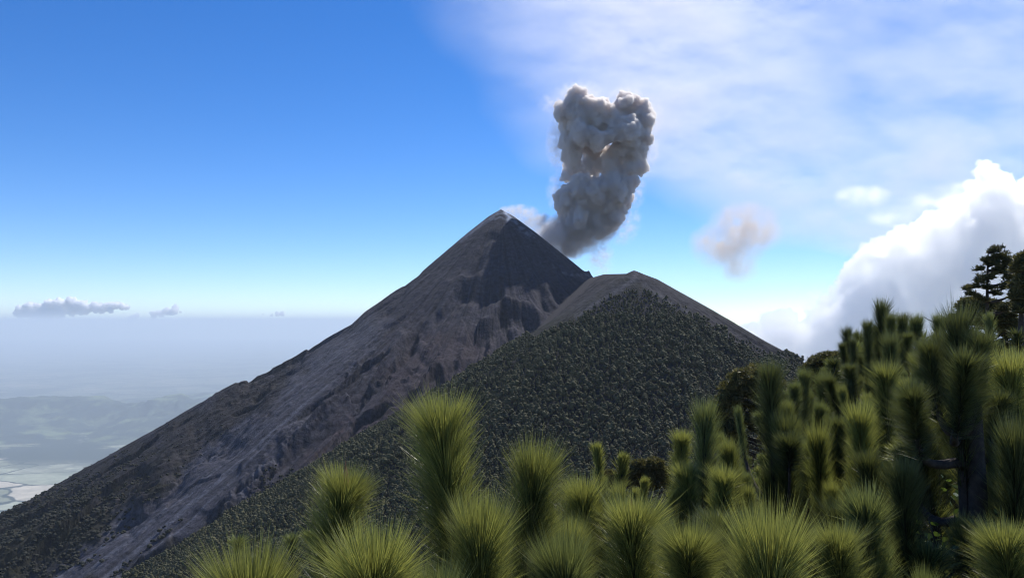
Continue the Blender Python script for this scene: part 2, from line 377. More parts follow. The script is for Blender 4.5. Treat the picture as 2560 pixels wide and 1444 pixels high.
# ------------------------------------------------------------------ foliage materials
def foliage_mat(name, dark, light, trans=.35, attr_name='tint', rough=.5, spec=.3, by_obj=True):
    t = NT(name)
    a = t.n('ShaderNodeVertexColor', layer_name=attr_name); s = t.n('ShaderNodeSeparateColor'); t.l(a.outputs[0], s.inputs[0])
    oi = t.n('ShaderNodeObjectInfo')
    f = s.outputs[0]
    if by_obj: f = t.math('ADD', f, t.ramp(oi.outputs['Random'], 0, 1, -.18, .18), clamp=True)
    c = t.mix(f, dark, light)
    b = t.n('ShaderNodeBsdfPrincipled', _Roughness=rough); b.inputs['Specular IOR Level'].default_value = spec
    t.l(c, b.inputs['Base Color'])
    tr = t.n('ShaderNodeBsdfTranslucent'); tc = t.mix(1.0, c, (1.0, 1.0, .6), 'MULTIPLY'); t.l(tc, tr.inputs[0])
    mx = t.n('ShaderNodeMixShader', _0=trans); t.l(b.outputs[0], mx.inputs[1]); t.l(tr.outputs[0], mx.inputs[2])
    t.l(mx.outputs[0], t.out.inputs[0]); return t.m
M_NEEDLE = foliage_mat('pine_needles', (.026, .042, .018), (.36, .365, .12), .43, rough=.38, spec=.5)
M_NEEDLE2 = foliage_mat('blue_green_needles', (.022, .036, .024), (.26, .285, .11), .40, rough=.38, spec=.5)
M_FAR = foliage_mat('far_pine_crown', (.014, .018, .008), (.128, .122, .054), .12, rough=.8, spec=.2)
M_SCRUB = foliage_mat('scrub_leaves', (.013, .015, .010), (.042, .042, .026), .08, rough=.8, spec=.2)
M_MATURE = foliage_mat('mature_pine_crown', (.045, .050, .024), (.23, .20, .085), .30, rough=.5, spec=.3)
M_LEAF = foliage_mat('broad_leaf', (.06, .10, .025), (.14, .2, .05), .35, rough=.35, spec=.5)
M_STRAW = foliage_mat('dry_grass', (.12, .10, .05), (.36, .28, .16), .3, rough=.6, spec=.3)
def bark(name, c0, c1, sc_=14):
    t = NT(name); g_ = t.n('ShaderNodeTexCoord'); n1 = t.noise(g_.outputs['Object'], sc_, 5, .6)
    c = t.mix(t.ramp(n1, .35, .65), c0, c1); b = t.n('ShaderNodeBsdfPrincipled', _Roughness=.9); t.l(c, b.inputs['Base Color'])
    bp = t.n('ShaderNodeBump', _Strength=.5, _Distance=.02); t.l(n1, bp.inputs['Height']); t.l(bp.outputs[0], b.inputs['Normal'])
    t.l(b.outputs[0], t.out.inputs[0]); return t.m
M_BARK = bark('pine_bark', (.026, .019, .014), (.075, .055, .042)); M_BUD = bark('bud_scales', (.20, .09, .05), (.36, .20, .12), 60)
M_FARBARK = bark('far_bark', (.05, .04, .035), (.11, .09, .075), 1)

# ------------------------------------------------------------------ distant pines on the second cone
rng = np.random.default_rng(7)
def icos(sub):
    import bmesh
    bm = bmesh.new(); bmesh.ops.create_icosphere(bm, subdivisions=sub, radius=1.0)
    v = np.array([p.co[:] for p in bm.verts]); f = np.array([[x.index for x in p.verts] for p in bm.faces]); bm.free(); return v, f
IV1, IF1 = icos(1); IV2, IF2 = icos(2)
def far_tree(seed, nb=4):
    """crown built of ragged leafy clumps stacked round a stem; unit height"""
    r = np.random.default_rng(seed); vs, fs, ts, o = [], [], [], 0
    w = r.uniform(.85, 1.35)
    for k in range(nb):
        h = .30 + .58 * (k + .5) / nb; rad = w * (.27 * (1.08 - .72 * (k + .5) / nb)) * r.uniform(.85, 1.25)
        ang = r.uniform(0, 6.3); off = rad * r.uniform(.1, .55)
        v = IV1 * rad * r.uniform(.62, 1.3, (len(IV1), 1)) * np.array([1, 1, .95]) + np.array([off * math.cos(ang), off * math.sin(ang), h])
        vs.append(v); fs.append(IF1 + o); o += len(v); ts.append(np.clip(r.uniform(.1, .75, len(v)), 0, 1))
    return np.concatenate(vs), np.concatenate(fs), np.concatenate(ts)
FT = [far_tree(s, 2 + s % 2) for s in range(10)]
def ground_at(x, y):
    z, c1, c2, sd, ch = zone_z(np.atleast_1d(np.asarray(x, float)), np.atleast_1d(np.asarray(y, float)))
    return z
# top outline of the foreground growth (px): trees far below it can never show
FG = np.array([(0, 1600), (430, 1600), (560, 1350), (760, 1330), (800, 1130), (980, 1120), (1000, 970), (1190, 970), (1200, 1250), (1260, 1110), (1430, 1110), (1480, 1160), (1680, 1130), (1720, 1020), (1800, 1010), (1860, 900), (2000, 880), (2150, 800), (2560, 600)])
N = 150000
ta = rng.uniform(-.66, .36, N); dy = np.sqrt(rng.uniform(180**2, 812**2, N)); tx, ty = ta * dy, dy
tz, c1_, c2_, sd_, ch_ = zone_z(tx, ty); px, py = proj(tx, ty, tz)
e = 2.0; zx = (zone_z(tx + e, ty)[0] - tz) / e; zy = (zone_z(tx, ty + e)[0] - tz) / e
facing = (zx * tx + zy * ty - tz) > 0      # surface turned to the camera
on2 = c2_ > np.maximum(c1_, sd_) - 3
bare = poly_mask(px, py, [(1490, 600), (1700, 600), (2100, 900), (1905, 893), (1800, 832), (1700, 775), (1620, 738), (1560, 735), (1500, 765), (1440, 812), (1330, 860), (1200, 700)], 14)
dens = np.clip(1.15 - .5 * poly_mask(px, py, [(1330, 950), (1500, 860), (1750, 860), (1880, 900), (1900, 1200), (1300, 1200)], 70) * sstep(-.35, .35, fbm(tx / 28, ty / 28, 3, 71)) - .25, .1, 1)
dens = dens * (1 - bare) * np.where(py < 800, .8, 1)
area = 0.42 + .58 * (dy / 1000)
ok = on2 & facing & (py < np.interp(px, FG[:, 0], FG[:, 1]) + 420) & (px > -60) & (px < 2050) & (rng.uniform(0, 1, N) < dens)
# hill side below the camera's left also carries pines
ix = np.nonzero(ok)[0]
# thin out pines that stand too close together
keep = []; cell = {}
for i in ix:
    k = (int(tx[i] // 2.5), int(ty[i] // 2.5))
    if k in cell: continue
    cell[k] = 1; keep.append(i)
keep = np.array(keep)
vis = (py[keep] < np.interp(px[keep], FG[:, 0], FG[:, 1]) - 5) & (py[keep] < 1430) & (px[keep] > 5)
hts = (2.4 + 4.2 * rng.uniform(0, 1, len(keep))**1.3) * np.where(py[keep] < 790, .65, 1)
dist = np.hypot(tx[keep], ty[keep])
score = np.where(vis, hts / dist, 0); order = np.argsort(-score); near300 = order[:300]; rest = order[300:]
print('far pines', len(keep))
proto = []
for k in range(8):
    v, f, tt = far_tree(100 + k, 6)
    # finer crown for the nearest pines: ragged foliage sprays on the clumps
    cm = mesh_np('crown', v, f, mat=M_FAR); attr(cm, 'tint', np.repeat(tt[:, None], 3, 1))
    a8 = np.linspace(0, 2 * np.pi, 7)[:-1]; ring = np.stack([np.cos(a8), np.sin(a8)], -1)
    tv = np.concatenate([np.c_[ring * .022, np.zeros(6)], np.c_[ring * .008, np.full(6, .85)]])
    tq = np.array([[i, (i + 1) % 6, 6 + (i + 1) % 6, 6 + i] for i in range(6)])
    proto.append((cm, mesh_np('trunk', tv, tq, mat=M_FARBARK)))
for j in near300:
    i = keep[j]; h = float(hts[j]); cm, tm = proto[int(rng.integers(8))]
    e_ = empty('pine_tree', (float(tx[i]), float(ty[i]), float(tz[i]) - .15)); e_.rotation_euler = (0, 0, float(rng.uniform(0, 6.28))); e_.scale = (h * 1.1, h * 1.1, h)
    tag(e_, 'small dark green pine among the many pines covering the forested slope', 'tree', 'pines on the forested lower slope')
    obj('crown', cm, e_); obj('trunk', tm, e_)
def scatter(name, idx_xyz, heights, widths, mat, templates, tintbase=None):
    vs, fs, ts, o = [], [], [], 0
    for k, (x, y, z) in enumerate(idx_xyz):
        v, f, tt = templates[k % len(templates)]; a_ = rng.uniform(0, 6.28); c_, s_ = math.cos(a_), math.sin(a_); h = heights[k]; w = widths[k]
        vv = np.empty_like(v); vv[:, 0] = (v[:, 0] * c_ - v[:, 1] * s_) * w + x; vv[:, 1] = (v[:, 0] * s_ + v[:, 1] * c_) * w + y; vv[:, 2] = v[:, 2] * h + z - .2
        vs.append(vv); fs.append(f + o); o += len(v); ts.append(np.clip(tt * .45 + rng.uniform(-.02, .33), 0, 1))
    me = mesh_np(name, np.concatenate(vs), np.concatenate(fs), mat=mat); tt = np.concatenate(ts); attr(me, 'tint', np.repeat(tt[:, None], 3, 1)); return me
ii = keep[rest]
me = scatter('pine_forest', np.stack([tx[ii], ty[ii], tz[ii]], -1), hts[rest], hts[rest] * rng.uniform(.9, 1.3, len(rest)), M_FAR, FT)
tag(obj('pine_forest', me), 'mass of small dark pines covering the slope of the nearer peak', 'forest', kind='stuff')

# scrub on the lower flank of the main cone
N = 75000
ta = rng.uniform(-.80, -.10, N); dy = rng.uniform(450, 1350, N); tx, ty = ta * dy, dy
tz, c1_, c2_, sd_, ch_ = zone_z(tx, ty); px, py = proj(tx, ty, tz)
zx = (zone_z(tx + e, ty)[0] - tz) / e; zy = (zone_z(tx, ty + e)[0] - tz) / e
facing = (zx * tx + zy * ty - tz) > -20
w_ = 30 * fbm(px / 80, py / 80, 3, 17)
m1 = poly_mask(px + w_, py + w_, [(-300, 1200), (0, 1275), (200, 1190), (330, 1150), (380, 1180), (300, 1280), (200, 1370), (60, 1444), (-300, 1700)], 50) + .12 * poly_mask(px + w_, py + w_, [(400, 1080), (640, 940), (700, 960), (560, 1080), (430, 1190)], 30)
m2 = poly_mask(px + w_, py + w_, [(280, 1430), (480, 1330), (640, 1230), (760, 1160), (760, 1300), (500, 1444), (200, 1500)], 25)
strip = sstep(.0, .4, fbm(np.arctan2(tx - A1[0], -(ty - A1[1])) * 26, np.hypot(tx - A1[0], ty - A1[1]) / 200, 3, 19))
dn = np.clip(m1 * 1.0 + m2 * strip * .9, 0, 1) * sstep(-.8, .0, fbm(tx / 30, ty / 30, 3, 27))
ok = (c1_ > c2_) & facing & (rng.uniform(0, 1, N) < dn * .8) & (px > -120) & (py < 1520)
ii = np.nonzero(ok)[0]; hs_ = rng.uniform(1.8, 4.6, len(ii)) * np.clip(.45 + .5 * sstep(1050, 1350, py[ii]), .3, 1)
print('scrub', len(ii))
def shrub_t(seed):
    r = np.random.default_rng(seed); vs, fs, ts, o = [], [], [], 0
    for k in range(3):
        v = IV1 * r.uniform(.3, .5) * r.uniform(.65, 1.25, (len(IV1), 1)) + np.array([r.uniform(-.35, .35), r.uniform(-.35, .35), r.uniform(.3, .6)])
        vs.append(v); fs.append(IF1 + o); o += len(v); ts.append(r.uniform(.1, .8, len(v)))
    return np.concatenate(vs), np.concatenate(fs), np.concatenate(ts)
ST = [shrub_t(900 + s) for s in range(8)]
me = scatter('scrub', np.stack([tx[ii], ty[ii], tz[ii]], -1), hs_, hs_ * 1.25, M_SCRUB, ST)
tag(obj('scrub', me), 'dark green scrub and low woodland on the lower flank of the volcano', 'scrub', kind='stuff')

# ------------------------------------------------------------------ young pines: needle brushes
def needles(n, L, R, width, seed, kind='column', seg=2):
    """needle brush of unit make: shoot along +z from 0 to L, needles reach radius about R"""
    r = np.random.default_rng(seed); k4 = 2; m4 = n // k4; n = m4 * k4        # needles grow in bundles of four
    s = r.uniform(0, 1, m4)**(.72 if kind == 'column' else .60)
    top = r.uniform(0, 1, m4) < (.15 if kind == 'column' else .26); s = np.where(top, r.uniform(.92, 1.0, m4), s)
    ph = r.uniform(0, 2 * np.pi, m4)
    if kind == 'column': ang = np.radians(51 - 13 * s + r.normal(0, 9, m4)); ang = np.where(top, np.radians(42 * r.uniform(0, 1, m4)**.6), ang)
    elif kind == 'dome': ang = np.radians(62 - 15 * s + r.normal(0, 10, m4)); ang = np.where(top, np.radians(52 * r.uniform(0, 1, m4)**.6), ang)
    else: ang = np.radians(36 - 14 * s + r.normal(0, 6, m4)); ang = np.where(top, np.radians(r.uniform(2, 22, m4)), ang)
    L0 = 1.14 if kind == 'dome' else (1.27 if kind == 'column' else 1.36)
    ln = R * r.uniform(.76, 1.14, m4) * (.92 + .14 * s) * L0 * np.where(top, .84 + .30 * ang / .8, 1)
    clump = .10 * np.sin(ph * 3 + s * 11 + seed) + .07 * np.sin(ph * 5 - s * 23)                 # tufty, uneven outline
    ang = ang + clump * .9; ln = ln * (1 + clump * .8)
    s, ph, ang, ln, top = [np.repeat(q_, k4) for q_ in (s, ph, ang, ln, top)]
    ln = ln * r.uniform(.9, 1.05, n)
    rad = np.stack([np.cos(ph), np.sin(ph), np.zeros(n)], -1); zz = np.array([0, 0, 1.0])
    b = rad * .012 + zz * (s * L)[:, None]
    d = rad * np.sin(ang)[:, None] + zz * np.cos(ang)[:, None] + r.normal(0, .055, (n, 3)) + np.array([.04, .02, 0])
    bend = np.repeat(r.uniform(-.26, .10, m4), k4)[:, None] * (rad * .8 - zz * .45)
    pts = [b]; 
    for k in range(1, seg + 1):
        f = k / seg; pts.append(b + (d * f + bend * f * f) * ln[:, None])
    side = np.cross(d, r.normal(0, 1, (n, 3))); side /= np.linalg.norm(side, axis=1)[:, None] + 1e-9
    W = width * r.uniform(.7, 1.2, n)[:, None]; vs = []
    for k in range(seg): w = W * (1 - .25 * k / seg); vs += [pts[k] - side * w * .5, pts[k] + side * w * .5]
    vs.append(pts[seg])
    m = 2 * seg + 1; Vv = np.stack(vs, 1).reshape(-1, 3); base = np.arange(n) * m
    q = [np.stack([base + 2 * k, base + 2 * k + 1, base + 2 * k + 3, base + 2 * k + 2], -1) for k in range(seg - 1)]
    tri = np.stack([base + 2 * seg - 2, base + 2 * seg - 1, base + 2 * seg], -1)
    tint = np.clip(np.repeat(r.normal(.30, .15, m4), k4) + .26 * s, 0, 1); tn = np.repeat(tint, m).reshape(n, m)
    tn = np.clip(tn + np.linspace(-.38, .36, m)[None, :], 0, 1).ravel()      # sunlit tips and shaded core put into the tint; fresh tips also yellower
    return Vv, ([np.concatenate(q)] if q else []) + [tri], tn
def brush_mesh(mat, *a, **k):
    Vv, fs, tn = needles(*a, **k); me = mesh_np('needles', Vv, fs, mat=mat); attr(me, 'tint', np.repeat(tn[:, None], 3, 1)); return me
M_NEEDLE3 = foliage_mat('shaded_pine_needles', (.020, .030, .016), (.185, .20, .075), .34, rough=.4, spec=.5)  # darker copy of the needles: backlit shade put into the colour
B = {}
for mk, mat in (('g', M_NEEDLE), ('b', M_NEEDLE2), ('d', M_NEEDLE3)):
    for s in range(3):
        B['near_column', mk, s] = brush_mesh(mat, 4600, .80, .215, .0023, 10 + s, 'column', seg=3)
        B['near_dome', mk, s] = brush_mesh(mat, 3600, .36, .235, .0024, 20 + s, 'dome', seg=3)
        B['mid_column', mk, s] = brush_mesh(mat, 2800, .80, .19, .0034, 30 + s, 'column')
        B['mid_dome', mk, s] = brush_mesh(mat, 1500, .32, .20, .0045, 40 + s, 'dome')
        B['mid_candle', mk, s] = brush_mesh(mat, 1100, .60, .15, .0060, 50 + s, 'candle')
        B['far_column', mk, s] = brush_mesh(mat, 520, .70, .19, .012, 60 + s, 'column')
        B['far_dome', mk, s] = brush_mesh(mat, 380, .30, .20, .013, 70 + s, 'dome')
BLEN = {'column': .80, 'dome': .36, 'candle': .60}
def tube(pts, rad, name='branch', mat=M_BARK, k=7, noisy=0):
    pts = np.asarray(pts, float); n = len(pts); tan = np.gradient(pts, axis=0); tan /= np.linalg.norm(tan, axis=1)[:, None] + 1e-9
    ref = np.array([1, 0, 0.]) if abs(tan[0][0]) < .8 else np.array([0, 1., 0]); vs = []
    for i in range(n):
        u = np.cross(tan[i], ref); u /= np.linalg.norm(u); w = np.cross(tan[i], u); a_ = np.arange(k) / k * 2 * np.pi
        vs.append(pts[i] + rad[i] * (np.cos(a_)[:, None] * u + np.sin(a_)[:, None] * w))
    Vv = np.concatenate(vs + [pts[-1:] + tan[-1] * rad[-1]])
    q = [[i * k + j, i * k + (j + 1) % k, (i + 1) * k + (j + 1) % k, (i + 1) * k + j] for i in range(n - 1) for j in range(k)]
    tr_ = [[(n - 1) * k + j, (n - 1) * k + (j + 1) % k, n * k] for j in range(k)]
    return Vv, np.array(q), np.array(tr_)
def tube_mesh(pts, rad, name, mat=M_BARK, k=7):
    v, q, tr_ = tube(pts, rad, k=k); return mesh_np(name, v, [q, tr_], mat=mat, smooth=True)
# a side branch of unit length: leaves the trunk outwards (+x) and turns upwards
tt_ = np.linspace(0, 1, 9)
def branch_curve(rise): return np.stack([.80 * (1 - (1 - tt_)**1.7), .04 * np.sin(tt_ * 5), rise * tt_**1.7], -1)
BR = {r_: tube_mesh(branch_curve(r_), np.linspace(.030, .014, 9), 'branch') for r_ in (.55, .8, 1.1)}
zt = np.linspace(0, 1, 12)
bp_ = np.stack([0 * zt, 0 * zt, zt * .13], -1); br_ = .017 * np.sin(np.pi * np.clip(zt * .9 + .12, 0, 1))**.7 * (1 - .55 * zt) * (1 + .10 * np.sin(zt * 60))
BUD = tube_mesh(bp_, np.maximum(br_, .001), 'bud', M_BUD, 8)
def add_brush(kind, mk, parent, loc, direc, scale, rnd):
    o = obj('needles', B[kind, mk, rnd.randrange(3)], parent, loc)
    o.rotation_mode = 'QUATERNION'; q_ = Vector(direc).to_track_quat('Z', 'X') @ Quaternion((0, 0, 1), rnd.uniform(0, 6.28)); o.rotation_quaternion = q_
    o.scale = scale if isinstance(scale, (tuple, list)) else (scale,) * 3
    return o, q_
def young_pine(tip, R, L, near, mk, seed, label, group=None, kind='column', nbr=5, lean=(0, 0), bud=False, name='young_pine', low=.35, hi=.86, spread=1.0):
    """tip: world top of the leader's needles; R: brush radius in m; L: length of the leader's brush in m"""
    rnd = random.Random(seed); top = Vector(tip)
    if lean == (0, 0): lean = (rnd.uniform(-1, 1) * (.26 if near == 'near' else .20), rnd.uniform(-1, 1) * .16)
    base0 = {'near': .215, 'mid': .19, 'far': .19}[near]; BL = BLEN[kind] if near != 'far' else {'column': .70, 'dome': .30}[kind]
    if near == 'mid' and kind == 'candle': base0 = .15
    if near == 'mid' and kind == 'dome': BL = .30
    sx = R / base0 / 1.05; sz = L / BL
    sh = top - Vector((lean[0] * R * .7, lean[1] * R * .7, 0)) - Vector((0, 0, R * (1.2 if kind == 'dome' else 1.0)))        # end of the shoot itself
    bx, by = sh.x - lean[0], sh.y - lean[1]; gz = float(ground_at(bx, by)[0]); H = sh.z - gz
    if H < .5: gz = sh.z - .5; H = .5
    e_ = empty(name, (bx, by, gz - .03)); tag(e_, label, 'tree', group)
    n = 9; s_ = np.linspace(0, 1, n); w1, w2 = rnd.uniform(-.05, .05), rnd.uniform(-.05, .05)
    pts = np.stack([lean[0] * s_**1.6 + w1 * np.sin(s_ * 3.1), lean[1] * s_**1.6 + w2 * np.sin(s_ * 3.1), s_ * H], -1)
    r0 = .022 + .012 * H
    obj('trunk', tube_mesh(pts, r0 * (1 - s_) + .011 * s_ * (sx if sx > .6 else .6) + .004, 'trunk', k=8), e_)
    direc = Vector(pts[-1]) - Vector(pts[-3])
    dn_ = direc.normalized()
    ns = max(1, int(round(L / (BL * sx * 1.15))))
    for k in range(ns):
        zt_ = max(0.0, float(pts[-1][2]) - L * (k + 1) / ns); bp0 = Vector((np.interp(zt_, pts[:, 2], pts[:, 0]), np.interp(zt_, pts[:, 2], pts[:, 1]), zt_))
        add_brush(near + '_' + kind, mk, e_, bp0, dn_, (sx, sx, sz / ns), rnd)
    if bud:
        for k in range(3):
            b_ = obj('bud', BUD, e_, Vector(pts[-1]) + Vector((rnd.uniform(-.012, .012) * k, rnd.uniform(-.01, .01), -.02 - .02 * k))); b_.rotation_euler = (rnd.uniform(-.12, .12) * k, rnd.uniform(-.15, .15) * k, 0); b_.scale = (1, 1, 1.25 - .3 * k)
    ph = rnd.uniform(0, 6.28)
    for k in range(nbr):
        f = rnd.uniform(low, .86) if nbr > 1 else .7; f = low + (k + rnd.uniform(0, .8)) / nbr * (hi - low); hz_ = f * H
        ln = (1 - f) * H * rnd.uniform(.45, .85) * spread + .20; ln = min(ln, 1.3 * spread); ri = rnd.choice((.55, .8, 1.1)); az_ = ph + k * 2.4 + rnd.uniform(-.4, .4)
        ex = hz_ + ri * ln + R * 1.1 - (H + R * (rnd.uniform(-4.8, -1.8) if near == 'near' else rnd.uniform(-2.0, .2)))
        if ex > 0: hz_ = max(.12 * H, hz_ - ex)
        p0 = Vector((np.interp(hz_, pts[:, 2], pts[:, 0]), np.interp(hz_, pts[:, 2], pts[:, 1]), hz_))
        bo = obj('branch', BR[ri], e_, p0); bo.rotation_euler = (0, 0, az_); bo.scale = (ln, ln, ln)
        cur = branch_curve(ri); d2 = Vector(cur[-1] - cur[-3]).normalized(); sb = sx * rnd.uniform(.6, .88) / ln
        kd = kind if rnd.random() < .6 else ('dome' if kind != 'dome' else 'column')
        if near == 'far' and kd == 'candle': kd = 'dome'
        bl = BLEN[kd] * rnd.uniform(.55, .95) * min(1.0, L / BL) ** .5
        szb = bl / BLEN[kd] / ln
        add_brush(near + '_' + kd, mk, bo, Vector(cur[-1]) - d2 * (bl * .85 / ln), d2, (sb, sb, szb), rnd)
        if rnd.random() < .5 and near != 'far':
            add_brush(near + '_dome', mk, bo, Vector(cur[4]), Vector((.3, rnd.choice((-1, 1)) * .8, .8)), sb * .75, rnd)
    return e_
def yp(px, py, d, hw, ln, near, mk, label, seed, **k):
    """px, py: where the top of the leader shows in the photograph; hw, ln: half width and length in px; d: distance"""
    if near == 'near': k['nbr'] = max(1, k.get('nbr', 2) - 1); k.setdefault('hi', .62); k.setdefault('spread', .8)
    return young_pine(at(px, py, d), hw / F * d, ln / F * d, near, mk, seed, label, **k)
G_ = 'young pines with long needles growing in the foreground'
# front row
yp(1090, 962, 3.3, 112, 400, 'near', 'g', 'tallest bottlebrush pine in the front row, rising against the dark volcano slope', 1, nbr=4, group=G_, low=.3)
yp(885, 1118, 3.3, 100, 270, 'near', 'g', 'pine shoot just left of the tallest front pine, with a brown bud among its needles', 2, nbr=3, group=G_, kind='column', bud=True, low=.3)
yp(915, 1262, 2.5, 145, 230, 'near', 'g', 'wide spreading needle fan low in front, below the tallest front pine', 3, nbr=2, group=G_, kind='dome', low=.4)
yp(610, 1345, 2.6, 135, 260, 'near', 'g', 'leftmost front pine, yellowish needles at the bottom edge of the picture', 4, nbr=3, group=G_, kind='dome', low=.4)
yp(1205, 1245, 2.9, 100, 230, 'near', 'g', 'rounded bright green pine tuft directly right of the tallest front pine', 5, nbr=2, group=G_, kind='dome', low=.4)
yp(1345, 1100, 3.7, 92, 380, 'near', 'g', 'tall front pine with dark core standing second from the tallest one', 6, nbr=4, group=G_, low=.35)
yp(1450, 1170, 4.3, 80, 260, 'near', 'g', 'front pine half hidden behind its neighbour in the middle of the front row', 7, nbr=3, group=G_, low=.35)
yp(1565, 1195, 3.4, 112, 300, 'near', 'g', 'front pine crowned by a large pointed red brown bud', 8, nbr=3, group=G_, bud=True, low=.35)
yp(1725, 1262, 3.0, 90, 250, 'near', 'g', 'yellow green front pine below the tall shoots at the right of centre', 9, nbr=3, group=G_, kind='dome', low=.35)
yp(1925, 1285, 2.9, 118, 280, 'near', 'g', 'broad pale green front pine fan under the tall dark column pine', 10, nbr=2, group=G_, kind='dome', low=.35)
yp(2090, 1275, 3.3, 88, 260, 'near', 'g', 'front pine at the right end of the front row beside the leafy shrub', 11, nbr=3, group=G_, low=.35)
yp(2505, 1255, 3.4, 92, 260, 'near', 'g', 'bright yellow green pine in the lower right corner', 12, nbr=4, group=G_, kind='dome', low=.35)
yp(1400, 1330, 3.0, 90, 200, 'near', 'b', 'low bluish pine tuft squeezed into the middle of the front row', 13, nbr=2, group=G_, kind='dome', low=.4)
yp(1075, 1400, 2.6, 100, 200, 'near', 'b', 'low shaded pine tuft at the bottom edge below the tallest front pine', 14, nbr=1, group=G_, kind='dome', low=.4)
# middle distance, single out those that stand clear
G2 = 'young pines standing behind the front row'
yp(1490, 1098, 9, 28, 95, 'mid', 'g', 'small slim pine top rising alone against the forested slope', 21, nbr=3, group=G2, kind='candle')
yp(1562, 1116, 9, 33, 90, 'mid', 'g', 'small stocky pine top beside the slim lone one', 22, nbr=4, group=G2, kind='candle')
yp(1765, 1012, 6.2, 48, 300, 'mid', 'b', 'straight column pine at the left edge of the right hand thicket', 23, nbr=3, group=G2, low=.2)
yp(1706, 1068, 8, 33, 120, 'mid', 'g', 'little yellow tipped pine left of the straight column pine', 24, nbr=2, group=G2, kind='dome')
yp(1712, 1135, 6.0, 50, 190, 'mid', 'g', 'dark bodied pine just below the little yellow tipped pine', 25, nbr=2, group=G2)
yp(1815, 1145, 5.4, 55, 200, 'mid', 'g', 'fluffy short pine between two tall dark column pines', 26, nbr=2, group=G2)
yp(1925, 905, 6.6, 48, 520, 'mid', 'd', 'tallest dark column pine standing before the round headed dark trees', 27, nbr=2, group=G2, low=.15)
yp(1955, 1040, 6.4, 50, 300, 'mid', 'd', 'column pine pressed against the tallest dark column pine', 28, nbr=2, group=G2, low=.2)
yp(1985, 945, 9.5, 26, 190, 'mid', 'b', 'thin pine shoot right of the tallest dark column pine', 29, nbr=3, group=G2)
yp(2012, 925, 11, 26, 150, 'mid', 'b', 'slim far shoot behind the thin pine shoot', 30, nbr=4, group=G2)
yp(2040, 1074, 6.5, 45, 300, 'mid', 'g', 'pine with bright tip in the middle of the right hand thicket', 31, nbr=5, group=G2, low=.2)
yp(2000, 1090, 7.0, 42, 200, 'mid', 'b', 'dull green pine left of the bright tipped thicket pine', 32, nbr=3, group=G2)
yp(2150, 1018, 6.4, 50, 280, 'mid', 'g', 'yellow green double headed pine in the right hand thicket', 33, nbr=5, group=G2, low=.2)
yp(2215, 893, 7.5, 52, 210, 'mid', 'g', 'rounded bushy pine left of the big dark trunked pine', 34, nbr=4, group=G2, kind='column')
yp(2300, 880, 8.0, 36, 190, 'mid', 'g', 'bright slim pine between the rounded bushy pine and the big dark pine', 35, nbr=3, group=G2)
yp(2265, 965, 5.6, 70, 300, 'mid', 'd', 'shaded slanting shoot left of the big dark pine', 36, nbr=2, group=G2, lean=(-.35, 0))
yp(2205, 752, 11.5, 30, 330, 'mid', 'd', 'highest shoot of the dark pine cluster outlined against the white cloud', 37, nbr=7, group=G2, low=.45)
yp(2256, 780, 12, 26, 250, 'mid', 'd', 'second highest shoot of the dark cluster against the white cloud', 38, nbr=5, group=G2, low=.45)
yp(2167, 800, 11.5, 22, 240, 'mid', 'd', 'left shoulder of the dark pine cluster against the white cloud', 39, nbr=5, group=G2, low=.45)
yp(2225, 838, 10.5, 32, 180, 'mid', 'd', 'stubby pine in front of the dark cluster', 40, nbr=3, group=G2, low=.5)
yp(2290, 789, 14, 26, 60, 'mid', 'b', 'small open pine top against the cloud right of the dark cluster', 41, nbr=4, group=G2, kind='dome')
yp(2350, 788, 12, 24, 60, 'mid', 'b', 'small pine top just left of the big dark pine crown', 42, nbr=4, group=G2, kind='dome')
yp(2470, 782, 9, 24, 330, 'mid', 'b', 'thin bare stemmed pine right of the big dark pine', 43, nbr=3, group=G2, kind='candle')
yp(2525, 862, 5.4, 80, 330, 'mid', 'g', 'large pine at the right edge with a pointed brown bud', 44, nbr=3, group=G2, bud=True)
yp(2475, 880, 5.8, 50, 260, 'mid', 'g', 'dark green shoot leaning beside the large pine at the right edge', 45, nbr=2, group=G2)
yp(2100, 905, 14, 32, 120, 'mid', 'b', 'soft blue green pine on the brow behind the thicket', 46, nbr=6, group=G2)
yp(2060, 930, 13, 34, 160, 'mid', 'b', 'blue green pine left of the one on the brow', 47, nbr=6, group=G2)
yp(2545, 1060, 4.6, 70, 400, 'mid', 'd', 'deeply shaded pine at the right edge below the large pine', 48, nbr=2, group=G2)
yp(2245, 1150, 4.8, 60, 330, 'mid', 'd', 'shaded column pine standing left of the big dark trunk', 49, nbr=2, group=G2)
# the big dark pine
bg = young_pine(at(2390, 778, 5.2), 62 / F * 5.2, 380 / F * 5.2, 'mid', 'd', 60, 'big dark pine with thick bare trunk and upswept branches on the right', kind='column', nbr=0, name='pine_tree')
rb = random.Random(5)
tb = bg.location; tr_x = float(tb.x)
def big_branch(p_from, p_to, L, R):
    a_ = Vector(at(*p_from)) - tb; b_ = Vector(at(*p_to)) - tb; mid = (a_ + b_) / 2 + Vector((0, 0, -.08)); s9 = np.linspace(0, 1, 8)[:, None]
    pts = (1 - s9)**2 * np.array(a_) + 2 * s9 * (1 - s9) * np.array(mid + Vector(((b_ - a_).x * .35, 0, -.05))) + s9**2 * np.array(b_)
    o = obj('branch', tube_mesh(pts, np.linspace(.034, .015, 8), 'branch'), bg); d_ = Vector(pts[-1] - pts[-3]).normalized(); d_ = (d_ + Vector((0, 0, .8))).normalized()
    add_brush('mid_column', 'd', o, Vector(pts[-1]) - d_ * L * .35, d_, (R / .19, R / .19, L / .8), rb)
